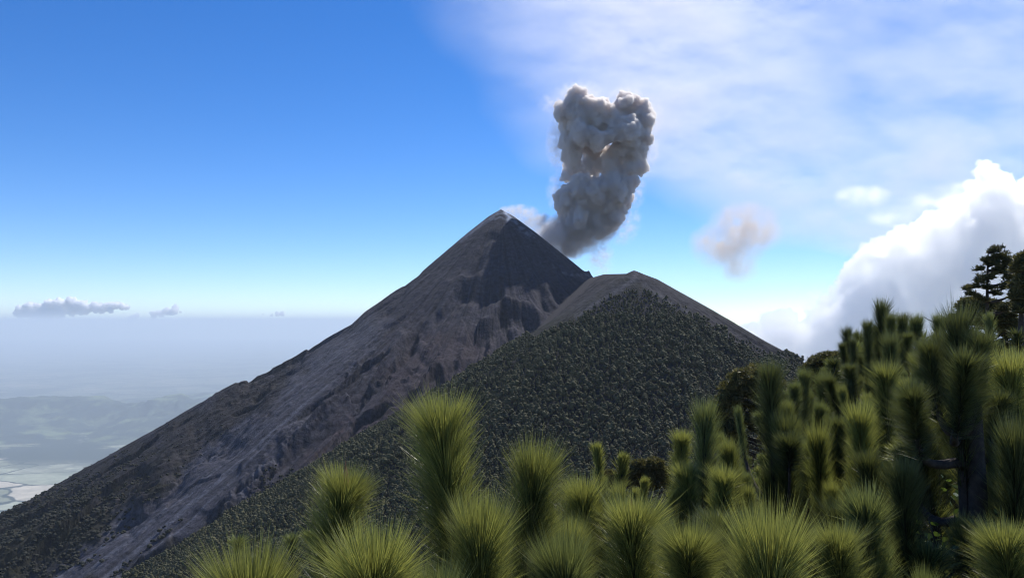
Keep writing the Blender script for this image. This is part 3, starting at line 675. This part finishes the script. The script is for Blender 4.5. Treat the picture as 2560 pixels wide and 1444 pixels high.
for a_ in [((2390, 1155, 5.2), (2295, 1100, 5.0), .42, .14), ((2390, 1155, 5.2), (2480, 1110, 5.2), .4, .13), ((2392, 1080, 5.2), (2340, 1000, 5.3), .45, .12), ((2392, 1090, 5.2), (2440, 1000, 5.1), .5, .12),
           ((2390, 1000, 5.2), (2365, 960, 5.4), .42, .11), ((2390, 1000, 5.2), (2425, 950, 5.4), .42, .11), ((2390, 1300, 5.2), (2290, 1240, 5.4), .4, .12), ((2390, 1340, 5.2), (2480, 1300, 5.6), .4, .12), ((2390, 1100, 5.2), (2400, 1040, 4.9), .5, .13)]:
    big_branch(*a_)
obj('trunk', tube_mesh([(0.02, 0, -.1), (0.0, 0, .8), (.01, 0, 1.6), (0, 0, 2.2)], [.085, .07, .058, .045], 'trunk', k=10), bg)
# thicket behind: many similar pines
rt = random.Random(77); cnt = 0
FT_TOP = np.array([(1650, 1250), (1750, 1190), (1850, 1140), (2000, 1050), (2120, 965), (2200, 900), (2330, 880), (2450, 862), (2640, 850)])
for k in range(230):
    pxx = rt.uniform(1640, 2640) ** 1.0; dd_ = rt.uniform(7.5, 34)
    ytop = np.interp(pxx, FT_TOP[:, 0], FT_TOP[:, 1]) + rt.uniform(0, 1)**1.3 * 330 * (9 / dd_) ** .8 + 6
    tip = at(pxx, ytop, dd_); gz = float(ground_at(tip[0], tip[1])[0]); H = tip[2] - gz
    if H < .9 or H > 6.5: continue
    far = dd_ > 13
    young_pine(tip, rt.uniform(.12, .19), rt.uniform(.4, .95), 'far' if far else 'mid', rt.choice('ggbbd'), 500 + k, 'young pine with upright needle brushes in the dense thicket on the right', 'young pines of the dense thicket on the right',
               kind=rt.choice(('column', 'column', 'dome')), nbr=rt.randint(5, 8), low=.25, spread=.9); cnt += 1
for k, (x_, y_) in enumerate([(2120, 862), (2138, 838), (2152, 818), (2185, 800), (2228, 792), (2245, 815), (2275, 800), (2302, 822), (2325, 830), (2178, 845), (2262, 850), (2310, 855), (2085, 880), (2360, 815), (2430, 812), (2455, 830), (2540, 805)]):
    young_pine(at(x_, y_, 13.5 + k % 4), .17 + .02 * (k % 3), .45 + .1 * (k % 4), 'far', 'dbg'[k % 3] if k % 2 else 'd', 1300 + k, 'dark young pine on the skyline of the thicket against the white cloud', 'dark young pines on the thicket skyline', kind=('column', 'dome')[k % 2], nbr=7, low=.35)
for k in range(22):      # overlapping pines just behind the front row
    x_ = 860 + k * 62 + rt.uniform(-25, 25); d_ = rt.uniform(4.2, 6.0); y_ = rt.uniform(1250, 1370) - (40 if x_ > 1500 else 0) + (70 if x_ < 1150 else 0)
    if 2320 < x_ < 2460: continue
    young_pine(at(x_, y_, d_), rt.uniform(.13, .18), rt.uniform(.45, .9), 'mid', rt.choice('gbd'), 1500 + k, 'slim young pine half hidden just behind the front row', 'slim pines half hidden behind the front row', kind=rt.choice(('column', 'dome', 'candle')), nbr=4, low=.35)
print('thicket', cnt)
# filling pines low behind the front row
for k in range(26):
    pxx = rt.choice((rt.uniform(1180, 2320), rt.uniform(1180, 2320), rt.uniform(2460, 2560))); dd_ = rt.uniform(4.5, 7.0); tip = at(pxx, rt.uniform(1300, 1420) - (60 if pxx > 1700 else 0), dd_)
    young_pine(tip, rt.uniform(.17, .22), rt.uniform(.5, .9), 'mid', rt.choice('gb'), 900 + k, 'low shaded young pine filling the gaps behind the front row', 'low pines filling the gaps behind the front row', kind=rt.choice(('column', 'dome')), nbr=4, low=.3)

# palm like tufts down the slope at the lower left
for (x_, y_, d_, lb) in [(592, 1318, 20, 'small dark topped pine down the slope above the leftmost front pine'), (725, 1315, 20, 'small pine with rusty dead needles down the slope'), (775, 1305, 21, 'pale small pine beside the rusty one down the slope')]:
    young_pine(at(x_, y_, d_), .30, .35, 'far', 'b', int(x_), lb, kind='dome', nbr=5, low=.55)

# ------------------------------------------------------------------ mature pines
def tuft(r, n, L, w):
    ph = r.uniform(0, 2 * np.pi, n); ang = np.arccos(r.uniform(-.25, 1, n)); d = np.stack([np.cos(ph) * np.sin(ang), np.sin(ph) * np.sin(ang), np.cos(ang)], -1)
    ln = L * r.uniform(.7, 1.15, (n, 1)); sd = np.cross(d, r.normal(0, 1, (n, 3))); sd /= np.linalg.norm(sd, axis=1)[:, None]
    return np.stack([d * .02 - sd * w * .35, d * .02 + sd * w * .35, d * ln * .6 + sd * w * .5, d * ln, d * ln * .6 - sd * w * .5], 1)
def mature(px, pyb, d, top_py, label, crown, seed, mk=M_MATURE, ntuft=1400, trunk_r=.18, tl=.30, tw=.055, bare_limbs=0, dens=1.0, loose=False):
    """crown: list of clumps (px, py, radius px) with depth spread; built at distance d"""
    r = np.random.default_rng(seed); b = at(px, pyb, d); gz = float(ground_at(b[0], b[1])[0]); topz = at(px, top_py, d)[2]; H = topz - gz
    e_ = empty('pine_tree', (b[0], b[1], gz - .1)); tag(e_, label, 'tree')
    s_ = np.linspace(0, 1, 12); pts = np.stack([.25 * np.sin(s_ * 2.5 + seed), .2 * np.sin(s_ * 3), s_ * H * .97], -1) * np.array([1, 1, 1]); pts[:, :2] -= pts[0, :2]
    pts[:, 0] *= .6
    obj('trunk', tube_mesh(pts, trunk_r * (1 - s_ * .85), 'trunk', k=9), e_)
    cs = []; k_ = d / F
    for (cx, cy, cr) in crown:
        p = at(cx, cy, d) - np.array([b[0], b[1], gz]); R_ = cr * k_
        for j in range(1 if cr < 25 else 2): cs.append((p + np.array([0, r.uniform(-.7, .7) * R_ * (1.2 if j else .3), 0]), R_))
    vs = []; tot = sum(R_**2 for _, R_ in cs)
    for c0, R_ in cs:
        n = int(ntuft * R_**2 / tot * dens) + 6
        dirs = r.normal(0, 1, (n, 3)); dirs /= np.linalg.norm(dirs, axis=1)[:, None]; dirs[:, 2] = np.where(dirs[:, 2] < -.3, -dirs[:, 2] * .5, dirs[:, 2])
        rr = R_ * (.55 + .5 * r.uniform(0, 1, n)**.6) * (1 + .22 * np.sin(dirs[:, 0] * 9 + c0[0] * 3) * np.sin(dirs[:, 2] * 8 + c0[2]))
        if loose: rr = R_ * r.uniform(.15, 1.25, n)
        cen = c0 + dirs * rr[:, None] * np.array([1, 1, .85])
        for q_ in cen: vs.append((tuft(r, 20, tl, tw) + q_ ).reshape(-1, 3))
        # limb from the trunk to the clump
        if R_ > 12 * k_:
            ht = max(.25 * H, c0[2] - .45 * np.hypot(c0[0], c0[1])); tx_ = np.interp(ht, pts[:, 2], pts[:, 0]); p0 = np.array([tx_, 0, ht]); m_ = (p0 + c0) / 2 + np.array([0, 0, -.12 * np.linalg.norm(c0 - p0)])
            s7 = np.linspace(0, 1, 7)[:, None]; bp = (1 - s7)**2 * p0 + 2 * s7 * (1 - s7) * m_ + s7**2 * c0
            obj('limb', tube_mesh(bp, np.linspace(trunk_r * .35, .02, 7), 'limb', k=6), e_)
    for j in range(bare_limbs):
        ht = H * r.uniform(.35, .62); az_ = r.uniform(2.2, 4.2); ln = r.uniform(1.2, 2.8); p0 = np.array([np.interp(ht, pts[:, 2], pts[:, 0]), 0, ht]); p1 = p0 + ln * np.array([math.cos(az_), math.sin(az_) * .5, r.uniform(-.15, .35)])
        s7 = np.linspace(0, 1, 7)[:, None]; bp = (1 - s7) * p0 + s7 * p1 + np.array([0, 0, .12]) * np.sin(s7 * 7); obj('limb', tube_mesh(bp, np.linspace(.045, .012, 7), 'limb', k=5), e_)
    Vv = np.concatenate(vs); n = len(Vv) // 5; bs_ = np.arange(n) * 5
    me = mesh_np('crown', Vv, [np.stack([bs_, bs_ + 1, bs_ + 2, bs_ + 3, bs_ + 4], -1)], mat=mk); tn = np.repeat(np.clip(r.normal(.4, .22, n // 20 + 1), 0, 1), 100)[:n * 5]
    attr(me, 'tint', np.repeat(tn[:, None], 3, 1)); obj('crown', me, e_); return e_
def dome(x0, x1, ytop, ybot, n, seed, r0=22, r1=38):
    r = np.random.default_rng(seed); out = []
    for _ in range(n):
        f = r.uniform(-1, 1); x = (x0 + x1) / 2 + f * (x1 - x0) / 2; yt = ytop + (ybot - ytop) * (1 - math.sqrt(max(0, 1 - f * f))) * .9
        rr = r.uniform(r0, r1); out.append((x, yt + rr + r.uniform(0, 1)**1.5 * max(0, ybot - yt - rr), rr))
    return out
mature(1920, 1300, 48, 905, 'round headed dark pine behind the tallest column pine, its crown touching the slope edge', dome(1785, 1985, 890, 1120, 46, 1), 31, ntuft=3600)
mature(2065, 1200, 55, 875, 'dark domed pine on the brow in front of the foot of the white cloud', dome(1992, 2140, 862, 1010, 30, 2, 18, 32), 32, ntuft=2400)
mature(2135, 1150, 50, 885, 'low olive pine mass right of the domed pine on the brow', dome(2080, 2200, 868, 1010, 20, 3, 16, 28), 33, ntuft=1600)
mature(2495, 1000, 30, 612, 'tall open crowned pine with bare lower limbs against the white cloud', [(2490, 622, 15), (2505, 640, 20), (2480, 655, 18), (2520, 655, 18), (2465, 645, 10), (2500, 675, 22), (2470, 690, 18), (2530, 690, 18), (2450, 668, 9), (2452, 700, 12), (2470, 715, 12), (2515, 712, 18), (2445, 738, 8), (2460, 745, 9), (2422, 718, 9), (2440, 712, 7), (2428, 730, 8), (2490, 730, 10), (2540, 725, 14), (2535, 760, 16), (2505, 770, 14)], 34, ntuft=430, trunk_r=.17, tl=.19, tw=.03, bare_limbs=12, dens=.9, loose=True)
mature(2570, 1000, 27, 628, 'dark pine crown cut by the right edge beside the tall open crowned pine', [(2565, 650, 24), (2545, 668, 16), (2590, 680, 28), (2556, 705, 24), (2545, 735, 16), (2580, 740, 28), (2560, 770, 20), (2600, 640, 20)], 35, ntuft=900, trunk_r=.2, tl=.22, tw=.04)
mature(2440, 1000, 38, 735, 'low spreading dark pine under the tall open crowned pine', dome(2385, 2520, 735, 810, 26, 5, 13, 24), 36, ntuft=2200, tl=.28, tw=.055)
mature(1590, 1300, 60, 1140, 'pale olive pine crown low behind the two small pine tops', dome(1500, 1680, 1128, 1215, 26, 6, 14, 24), 37, ntuft=2400)
mature(2560, 1000, 40, 790, 'olive pine mass on the skyline at the right edge', dome(2500, 2640, 785, 880, 16, 7, 14, 24), 38, ntuft=1200)

# ------------------------------------------------------------------ grass and leafy shrubs under the pines
N = 5200; r = np.random.default_rng(3); dy_ = r.uniform(3.0, 26, N); ax = r.uniform(.02, .72, N); gx_, gy_ = ax * dy_, dy_; gz_ = ground_at(gx_, gy_)
vs = []; tn = []
for i in range(N):
    n = 16; ph = r.uniform(0, 6.28, n); an = r.uniform(.1, .8, n); L_ = r.uniform(.25, .6) * r.uniform(.7, 1.1, n)[:, None]
    d = np.stack([np.cos(ph) * np.sin(an), np.sin(ph) * np.sin(an), np.cos(an)], -1); sd = np.stack([-np.sin(ph), np.cos(ph), 0 * ph], -1) * .007
    b = np.array([gx_[i], gy_[i], gz_[i] - .02]) + d * .03
    m = b + d * L_ * .6; tp = b + d * L_ + np.stack([np.cos(ph), np.sin(ph), 0 * ph - .7], -1) * .10
    vs.append(np.stack([b - sd, b + sd, m + sd * .7, tp, m - sd * .7], 1).reshape(-1, 3)); tn.append(np.full(n * 5, r.uniform(0, 1)))
Vv = np.concatenate(vs); n = len(Vv) // 5; bs_ = np.arange(n) * 5
me = mesh_np('grass', Vv, [np.stack([bs_, bs_ + 1, bs_ + 2, bs_ + 3, bs_ + 4], -1)], mat=M_STRAW); attr(me, 'tint', np.repeat(np.concatenate(tn)[:, None], 3, 1))
tag(obj('grass', me), 'dry straw coloured grass tussocks under the young pines', 'grass', kind='stuff')
def shrub(px, py, d, w, h, label, seed):
    r = np.random.default_rng(seed); c = at(px, py, d); gz = float(ground_at(c[0], c[1])[0]); H = max(c[2] - gz, .5)
    e_ = empty('leafy_shrub', (c[0], c[1], gz - .03)); tag(e_, label, 'shrub', 'leafy shrubs between the pines'); vs, tn = [], []
    for k in range(9):
        a_ = r.uniform(0, 6.28); s_ = np.linspace(0, 1, 8)[:, None]; out = w * r.uniform(.4, 1.0)
        pts = np.concatenate([out * math.cos(a_) * s_**1.3, out * math.sin(a_) * s_**1.3, H * r.uniform(.75, 1.05) * s_], 1); pts += .02 * np.sin(s_ * 9 + k)
        obj('stem', tube_mesh(pts, np.linspace(.012, .004, 8), 'stem', k=5), e_)
        for j in range(26):
            f = r.uniform(.35, 1); p = np.array([np.interp(f, s_[:, 0], pts[:, q_]) for q_ in range(3)]) + r.normal(0, .035, 3)
            dr = r.normal(0, 1, 3); dr[2] = abs(dr[2]) * .5; dr /= np.linalg.norm(dr); sd = np.cross(dr, r.normal(0, 1, 3)); sd /= np.linalg.norm(sd); L_ = r.uniform(.04, .075)
            vs.append(np.array([p, p + dr * L_ * .35 + sd * L_ * .28, p + dr * L_ * .75 + sd * L_ * .22, p + dr * L_, p + dr * L_ * .75 - sd * L_ * .22, p + dr * L_ * .35 - sd * L_ * .28])); tn += [r.uniform(0, 1)] * 6
    Vv = np.concatenate(vs); n = len(Vv) // 6; me = mesh_np('leaves', Vv, np.arange(n * 6).reshape(n, 6), mat=M_LEAF); attr(me, 'tint', np.repeat(np.array(tn)[:, None], 3, 1)); obj('leaves', me, e_)
shrub(2195, 1330, 4.6, .28, .5, 'leafy shrub with small pale leaves right of the front row of pines', 1)
shrub(2335, 1160, 6.2, .32, .6, 'leafy shrub behind the big dark trunk on its left side', 2)
shrub(2430, 1165, 5.8, .30, .6, 'leafy shrub with dark curled leaves right of the big dark trunk', 3)
shrub(2420, 1290, 4.9, .25, .5, 'thin stemmed shrub low at the foot of the big dark trunk', 4)

# ------------------------------------------------------------------ smoke and clouds
def volume_mat(name, color, dens, aniso=.2):
    t = NT(name); v = t.n('ShaderNodeVolumePrincipled'); v.inputs['Color'].default_value = (*color, 1); v.inputs['Density'].default_value = dens; v.inputs['Anisotropy'].default_value = aniso
    t.l(v.outputs[0], t.out.inputs['Volume']); return t.m
def puffs(name, blobs, voxel, mat, billow, seed=0):
    """union of balls -> one closed skin -> cauliflower relief"""
    vs, fs, o = [], [], 0
    for (c, R_) in blobs:
        vs.append(IV2 * R_ + np.array(c)); fs.append(IF2 + o); o += len(IV2)
    cen = np.mean([b[0] for b in blobs], axis=0); Vv = np.concatenate(vs) - cen
    tmp = bpy.data.objects.new('tmp', mesh_np('tmp', Vv, np.concatenate(fs))); COL.objects.link(tmp)
    md = tmp.modifiers.new('r', 'REMESH'); md.mode = 'VOXEL'; md.voxel_size = voxel
    dg = bpy.context.evaluated_depsgraph_get(); me = bpy.data.meshes.new_from_object(tmp.evaluated_get(dg)); bpy.data.objects.remove(tmp)
    n = len(me.vertices); P_ = np.empty(n * 3, dtype=np.float32); me.vertices.foreach_get('co', P_); P_ = P_.reshape(-1, 3).astype(float)
    for k, (sz, amp) in enumerate(billow):
        if k:
            tmp = bpy.data.objects.new('tmp', me); COL.objects.link(tmp); md = tmp.modifiers.new('r', 'REMESH'); md.mode = 'VOXEL'; md.voxel_size = voxel
            dg = bpy.context.evaluated_depsgraph_get(); me = bpy.data.meshes.new_from_object(tmp.evaluated_get(dg)); bpy.data.objects.remove(tmp)
            n = len(me.vertices); P_ = np.empty(n * 3, dtype=np.float32); me.vertices.foreach_get('co', P_); P_ = P_.reshape(-1, 3).astype(float)
        Nn = np.empty(n * 3, dtype=np.float32); me.vertices.foreach_get('normal', Nn); Nn = Nn.reshape(-1, 3)
        wr = np.stack([fbm(P_[:, 0] / sz * .7 + q_ * 7, P_[:, 2] / sz * .7 + P_[:, 1] / sz * .5, 2, seed + q_) for q_ in range(3)], -1) * .25
        w_ = worley3(P_ / sz + wr + 3.7 * k, seed + k * 50); P_ = P_ + Nn * (amp * (.55 - w_))[:, None]
        me.vertices.foreach_set('co', P_.astype(np.float32).ravel()); me.update()
    # keep only the outer skin: drop closed cavities inside
    import bmesh
    bm = bmesh.new(); bm.from_mesh(me); bm.verts.ensure_lookup_table(); seen = np.zeros(len(bm.verts), bool); parts = []
    for v0 in bm.verts:
        if seen[v0.index]: continue
        st_ = [v0]; seen[v0.index] = True; comp = []
        while st_:
            v_ = st_.pop(); comp.append(v_)
            for e_ in v_.link_edges:
                u_ = e_.other_vert(v_)
                if not seen[u_.index]: seen[u_.index] = True; st_.append(u_)
        parts.append(comp)
    big = max(len(c_) for c_ in parts)
    bm.faces.ensure_lookup_table(); kill = []
    for c_ in parts:
        fs_ = {f_ for v_ in c_ for f_ in v_.link_faces}; vol = sum(f_.calc_area() * f_.normal.dot(f_.calc_center_median() - c_[0].co) for f_ in fs_)
        if vol < 0 or len(c_) < 60: kill += c_
    bmesh.ops.delete(bm, geom=kill, context='VERTS'); bm.to_mesh(me); bm.free(); n = len(me.vertices)
    me.name = name; me.materials.clear(); me.materials.append(mat); print(name, n)
    o = obj(name, me, None, cen); return o
def blobs_px(lst, d, depth, seed, extra=1):
    r = random.Random(seed); k_ = d / F; out = []
    for q_ in lst:
        x, y, rr = q_[:3]
        if len(q_) > 3: out.append((at(x, y, d + q_[3]), rr * k_)); continue
        out.append((at(x, y, d + r.uniform(-1, 1) * depth * k_ * .5), rr * k_))
        for _ in range(extra):
            out.append((at(x + r.uniform(-.3, .3) * rr, y + r.uniform(-.3, .3) * rr, d + r.uniform(-1, 1) * depth * k_), rr * k_ * r.uniform(.6, .9)))
    return out
DC = 1385.0
col_l = [(1437, 238, 17), (1455, 234, 12), (1562, 246, 17), (1612, 264, 13), (1400, 268, 10), (1628, 300, 14), (1418, 440, 16), (1582, 455, 14), (1440, 262, 34), (1475, 275, 34), (1412, 290, 24), (1505, 268, 24), (1565, 268, 32), (1608, 285, 24), (1600, 310, 30), (1530, 300, 30), (1440, 310, 42), (1490, 320, 48), (1560, 325, 44),
         (1600, 345, 28), (1428, 350, 28), (1430, 385, 26), (1590, 385, 32), (1560, 380, 34, 4), (1455, 365, 24, 30), (1490, 375, 34, 42), (1480, 400, 34, 48), (1465, 420, 30, 40), (1520, 392, 24, 18), (1430, 420, 24, 12), (1475, 425, 30, 34), (1530, 425, 32, 10), (1575, 420, 26, 6), (1450, 335, 30, -24), (1490, 345, 26, -30), (1530, 335, 26, -24), (1445, 320, 30, -18), (1590, 420, 22),
         (1445, 468, 34, -22), (1492, 478, 36, -26), (1465, 495, 36, -14), (1515, 490, 34, -16), (1535, 470, 42), (1425, 492, 38), (1475, 505, 48), (1530, 510, 38), (1560, 490, 22), (1405, 512, 20), (1445, 545, 42), (1500, 550, 38), (1540, 540, 20),
         (1425, 570, 26), (1465, 575, 24)]
M_ASH = volume_mat('volcanic_ash', (.925, .90, .885), .42, .5)
o = puffs('ash_plume', blobs_px(col_l, DC, 38, 4, 2), 1.7, M_ASH, [(30, 14), (15, 11), (7.5, 5.6), (4.5, 2.6)], 3)
tag(o, 'dense grey billowing ash column rising beside the volcano summit', 'ash plume')
PLUME = o
M_CUM = volume_mat('cumulus_vapour', (1, 1, 1), .015, .735)
edge_ = [(1880, 835), (1930, 812), (1970, 800), (2010, 830), (2055, 805), (2085, 770), (2120, 735), (2160, 700), (2175, 650), (2215, 625), (2250, 600), (2300, 595), (2335, 560), (2375, 545), (2425, 520), (2450, 470), (2470, 440), (2500, 465), (2530, 480), (2570, 480), (2620, 470), (2680, 500)]
rr_ = random.Random(2); lst = []
for (x, y) in edge_:
    lst.append((x + rr_.uniform(-6, 6), y + rr_.uniform(-4, 8), rr_.uniform(26, 42)))
    yy = y + 50
    while yy < 960: lst.append((x + 40 * ((yy - y) / 200) + rr_.uniform(-25, 25), yy, rr_.uniform(45, 80))); yy += rr_.uniform(50, 80)
lst += [(2468, 425, 22), (2462, 412, 12)]
o = puffs('cumulus_cloud', blobs_px(lst, 7400, 80, 8, 1), 10, M_CUM, [(200, 120), (90, 76), (44, 40), (24, 18)], 9)
tag(o, 'towering bright white cumulus cloud behind the trees on the right', 'cloud')
M_CUMF = volume_mat('distant_cloud_vapour', (1, 1, 1), .006, .25)
DF = 130000.0
def far_cloud(lst, label, seed):
    o = puffs('small_cloud', blobs_px([(x, y, q * 1.25) for x, y, q in lst], DF, 9, seed, 2), 85, M_CUMF, [(1100, 800), (480, 380)], seed); tag(o, label, 'cloud'); return o
far_cloud([(50, 783, 12), (75, 775, 16), (100, 778, 17), (125, 768, 17), (150, 765, 16), (178, 760, 14), (205, 768, 14), (95, 790, 10), (235, 768, 10), (262, 768, 9), (290, 766, 8), (315, 768, 6), (150, 782, 12), (120, 785, 14), (180, 776, 12), (220, 772, 11), (250, 770, 10), (276, 768, 9), (303, 767, 8)], 'largest long flat based white cloud over the plain on the left', 40)
far_cloud([(385, 785, 5), (400, 782, 6), (420, 778, 8), (437, 776, 8), (450, 778, 4)], 'small white cloud second from the left above the haze', 41)
far_cloud([(323, 800, 4), (333, 795, 5), (342, 787, 4)], 'tiny slanting cloud wisp between the two left clouds', 42)
far_cloud([(655, 786, 3), (680, 787, 3), (695, 785, 4), (706, 783, 3)], 'thin cloud wisp nearest the left shoulder of the volcano', 43)
far_cloud([(202, 840, 5), (215, 835, 5)], 'tiny isolated cloud below the largest left cloud', 44)

# soft, uneven smoke: density varies inside a closed box
def box_mesh(name, lo, hi, mat):
    x0, y0, z0 = lo; x1, y1, z1 = hi
    v = np.array([(x, y, z) for z in (z0, z1) for y in (y0, y1) for x in (x0, x1)]); f = np.array([[0, 2, 3, 1], [4, 5, 7, 6], [0, 1, 5, 4], [2, 6, 7, 3], [0, 4, 6, 2], [1, 3, 7, 5]])
    return mesh_np(name, v, f, mat=mat)
def blob_nodes(t, vec, c, rad):
    """soft ellipsoid: 1 at the centre, 0 outside"""
    s1 = t.n('ShaderNodeVectorMath', operation='SUBTRACT', _1=c); t.l(vec, s1.inputs[0]); s2 = t.n('ShaderNodeVectorMath', operation='DIVIDE', _1=rad); t.l(s1.outputs[0], s2.inputs[0])
    s3 = t.n('ShaderNodeVectorMath', operation='LENGTH'); t.l(s2.outputs[0], s3.inputs[0]); return t.ramp(s3.outputs['Value'], 0, 1, 1, 0)
def soft_smoke(name, blobs, d, color, dens, nscale, label='', aniso=.3, depth=.6, lo=.42, hi=.7, mesh_pad=1.0, step=None):
    """blobs: (px, py, rx, ry) at distance d; density falls off softly from each"""
    k_ = d / F; C = [at(b[0], b[1], d) for b in blobs]; cen = np.mean(C, axis=0); t = NT(name); tc = t.n('ShaderNodeTexCoord'); v = tc.outputs['Object']; acc = None
    n1 = t.n('ShaderNodeTexNoise', _Scale=nscale, _Detail=4.0, _Roughness=.6); t.l(v, n1.inputs['Vector'])
    wv = t.n('ShaderNodeVectorMath', operation='MULTIPLY_ADD', _1=(.35 / nscale,) * 3); t.l(n1.outputs['Color'], wv.inputs[0]); t.l(v, wv.inputs[2]); sh = .175 / nscale
    lo_, hi_ = np.full(3, 1e9), np.full(3, -1e9)
    for b, c_ in zip(blobs, C):
        rx, rz = b[2] * k_, b[3] * k_; ry = max(rx, rz) * depth; cc_ = c_ - cen; m = blob_nodes(t, wv.outputs[0], tuple(cc_ + sh), (rx, ry, rz)); acc = m if acc is None else t.math('MAXIMUM', acc, m)
        lo_ = np.minimum(lo_, cc_ - np.array([rx, ry, rz])); hi_ = np.maximum(hi_, cc_ + np.array([rx, ry, rz]))
    nn = t.ramp(n1.outputs[0], lo, hi, .1, 1.0)
    den = t.math('MULTIPLY', t.math('MULTIPLY', t.ramp(acc, 0, .8), nn), dens)
    pv = t.n('ShaderNodeVolumePrincipled'); pv.inputs['Color'].default_value = (*color, 1); pv.inputs['Anisotropy'].default_value = aniso; t.l(den, pv.inputs['Density']); t.l(pv.outputs[0], t.out.inputs['Volume'])
    o = obj(name, box_mesh(name, lo_ * 1.05, hi_ * 1.05, t.m), None, cen); tag(o, label or None, 'smoke'); return o
soft_smoke('ash_puff', [(1820, 612, 105, 72), (1865, 570, 105, 75), (1850, 665, 55, 50)], 6200, (.86, .75, .64), .0125, .0075, 'faint brown ash puff drifting in the sky right of the main plume', lo=.36, hi=.62)
soft_smoke('fume', [(1300, 533, 55, 26), (1340, 555, 50, 30), (1375, 590, 50, 34), (1270, 525, 26, 14)], 1345, (.90, .87, .85), .22, .06, 'pale fume blowing off the summit towards the ash plume', depth=.5)

def plume_part(name, *a, **k):
    o = soft_smoke(name, *a, '', **k); w_ = o.location.copy(); o.parent = PLUME; o.location = w_ - PLUME.location
    for q_ in ('label', 'category'):
        if q_ in o: del o[q_]
plume_part('foot', [(1430, 585, 85, 60), (1475, 560, 80, 60), (1390, 590, 60, 45), (1420, 620, 50, 35)], DC, (.84, .81, .79), .30, .06, depth=.6, lo=.36, hi=.55)
plume_part('rim', [(1550, 550, 60, 70), (1575, 470, 45, 70), (1610, 380, 45, 70), (1625, 290, 40, 60), (1390, 260, 50, 34), (1400, 360, 40, 80), (1400, 480, 40, 60), (1500, 640, 40, 60), (1450, 235, 70, 40), (1570, 245, 60, 40)], DC, (.93, .90, .88), .07, .09, depth=.5, lo=.46, hi=.62)

M_ = soft_smoke('cloud_wisp', [(2160, 492, 80, 34), (2235, 540, 80, 34), (2330, 515, 90, 40), (2390, 490, 70, 40), (1960, 815, 110, 50), (2060, 770, 60, 60), (1900, 850, 60, 40)], 7000, (1, 1, 1), .011, .004, 'torn white cloud wisps hanging off the left edge of the towering cumulus', aniso=.6, depth=.5, lo=.45, hi=.62); M_['category'] = 'cloud'

# broad thin veil of drifting ash and vapour
DV = 10500.0; kq = DV / F / 1000 * 1000
t = NT('veil'); tc = t.n('ShaderNodeTexCoord'); sp = t.n('ShaderNodeSeparateXYZ'); t.l(tc.outputs['Object'], sp.inputs[0])
# object space: x,z measured in photo pixels / 1000 at the veil's distance (object is scaled)
warpn = t.n('ShaderNodeTexNoise', _Scale=2.2, _Detail=3.0); t.l(tc.outputs['Object'], warpn.inputs['Vector'])
wsp = t.n('ShaderNodeSeparateColor'); t.l(warpn.outputs['Color'], wsp.inputs[0])
xw = t.math('ADD', sp.outputs[0], t.math('MULTIPLY_ADD', wsp.outputs[0], .22, -.11)); zw = t.math('ADD', sp.outputs[2], t.math('MULTIPLY_ADD', wsp.outputs[1], .22, -.11))
fc = t.n('ShaderNodeFloatCurve'); cv = fc.mapping.curves[0]
# input: height above eye level in kilo pixels (0..1); output: left boundary x (0..1.5 -> 1000..2500 px)
pts_ = [(0.0, 1.0), (.12, .98), (.17, .72), (.23, .52), (.33, .40), (.38, .27), (.50, .17), (.63, .11), (.77, .06), (1.0, -.1)]
cv.points[0].location = (0, 1); cv.points[1].location = (1, 0)
for p in pts_[1:-1]: cv.points.new(*p)
fc.mapping.update(); t.l(zw, fc.inputs['Value'])
bx = t.math('MULTIPLY_ADD', fc.outputs[0], 1.5, -.28)         # relative to px 1280
m0 = t.ramp(t.math('SUBTRACT', xw, bx), -.04, .42)
st_v = t.n('ShaderNodeMapping'); st_v.inputs['Rotation'].default_value = (0, math.radians(-50), 0); st_v.inputs['Scale'].default_value = (1.3, 3.0, 3.0); t.l(tc.outputs['Object'], st_v.inputs['Vector'])
nA = t.noise(st_v.outputs[0], 1.9, 9, .66); nB = t.noise(tc.outputs['Object'], 1.5, 3, .5)
tex = t.math('MULTIPLY', t.ramp(nA, .32, .72, .12, 1.0), t.ramp(nB, .30, .62, .35, 1.0))
g1 = blob_nodes(t, tc.outputs['Object'], (.30, 0, .70), (.50, 9, .45)); g2 = blob_nodes(t, tc.outputs['Object'], (.55, 0, .35), (.75, 9, .30))
base = t.math('ADD', .52, t.math('ADD', t.math('MULTIPLY', g1, .9), t.math('MULTIPLY', g2, .9)))
den = t.math('MULTIPLY', t.math('MULTIPLY', m0, tex), t.math('MULTIPLY', base, .0085))
pv = t.n('ShaderNodeVolumePrincipled'); pv.inputs['Color'].default_value = (.955, .935, .935, 1); pv.inputs['Anisotropy'].default_value = .55
t.l(den, pv.inputs['Density']); t.l(pv.outputs[0], t.out.inputs['Volume'])
vs_ = DV / F * 1000                                         # one kilo pixel in metres at the veil's distance
o = obj('ash_veil', box_mesh('ash_veil', (-.34, -.02, .115), (1.55, .02, 1.02), t.m), None, (0, DV, 0)); o.scale = (vs_,) * 3
tag(o, 'broad thin veil of pale drifting ash and vapour across the upper right sky', 'ash veil')

# haze: one closed box round camera and scene
t = NT('haze'); pv = t.n('ShaderNodeVolumePrincipled'); pv.inputs['Color'].default_value = (.76, .87, .99, 1); pv.inputs['Density'].default_value = 3.4e-5; pv.inputs['Anisotropy'].default_value = .15
t.l(pv.outputs[0], t.out.inputs['Volume'])
tag(obj('haze', box_mesh('haze', (-106000, -6000, PLAIN - 5), (3000, 120000, 450), t.m)), 'pale blue haze over the plain', 'haze', kind='stuff')
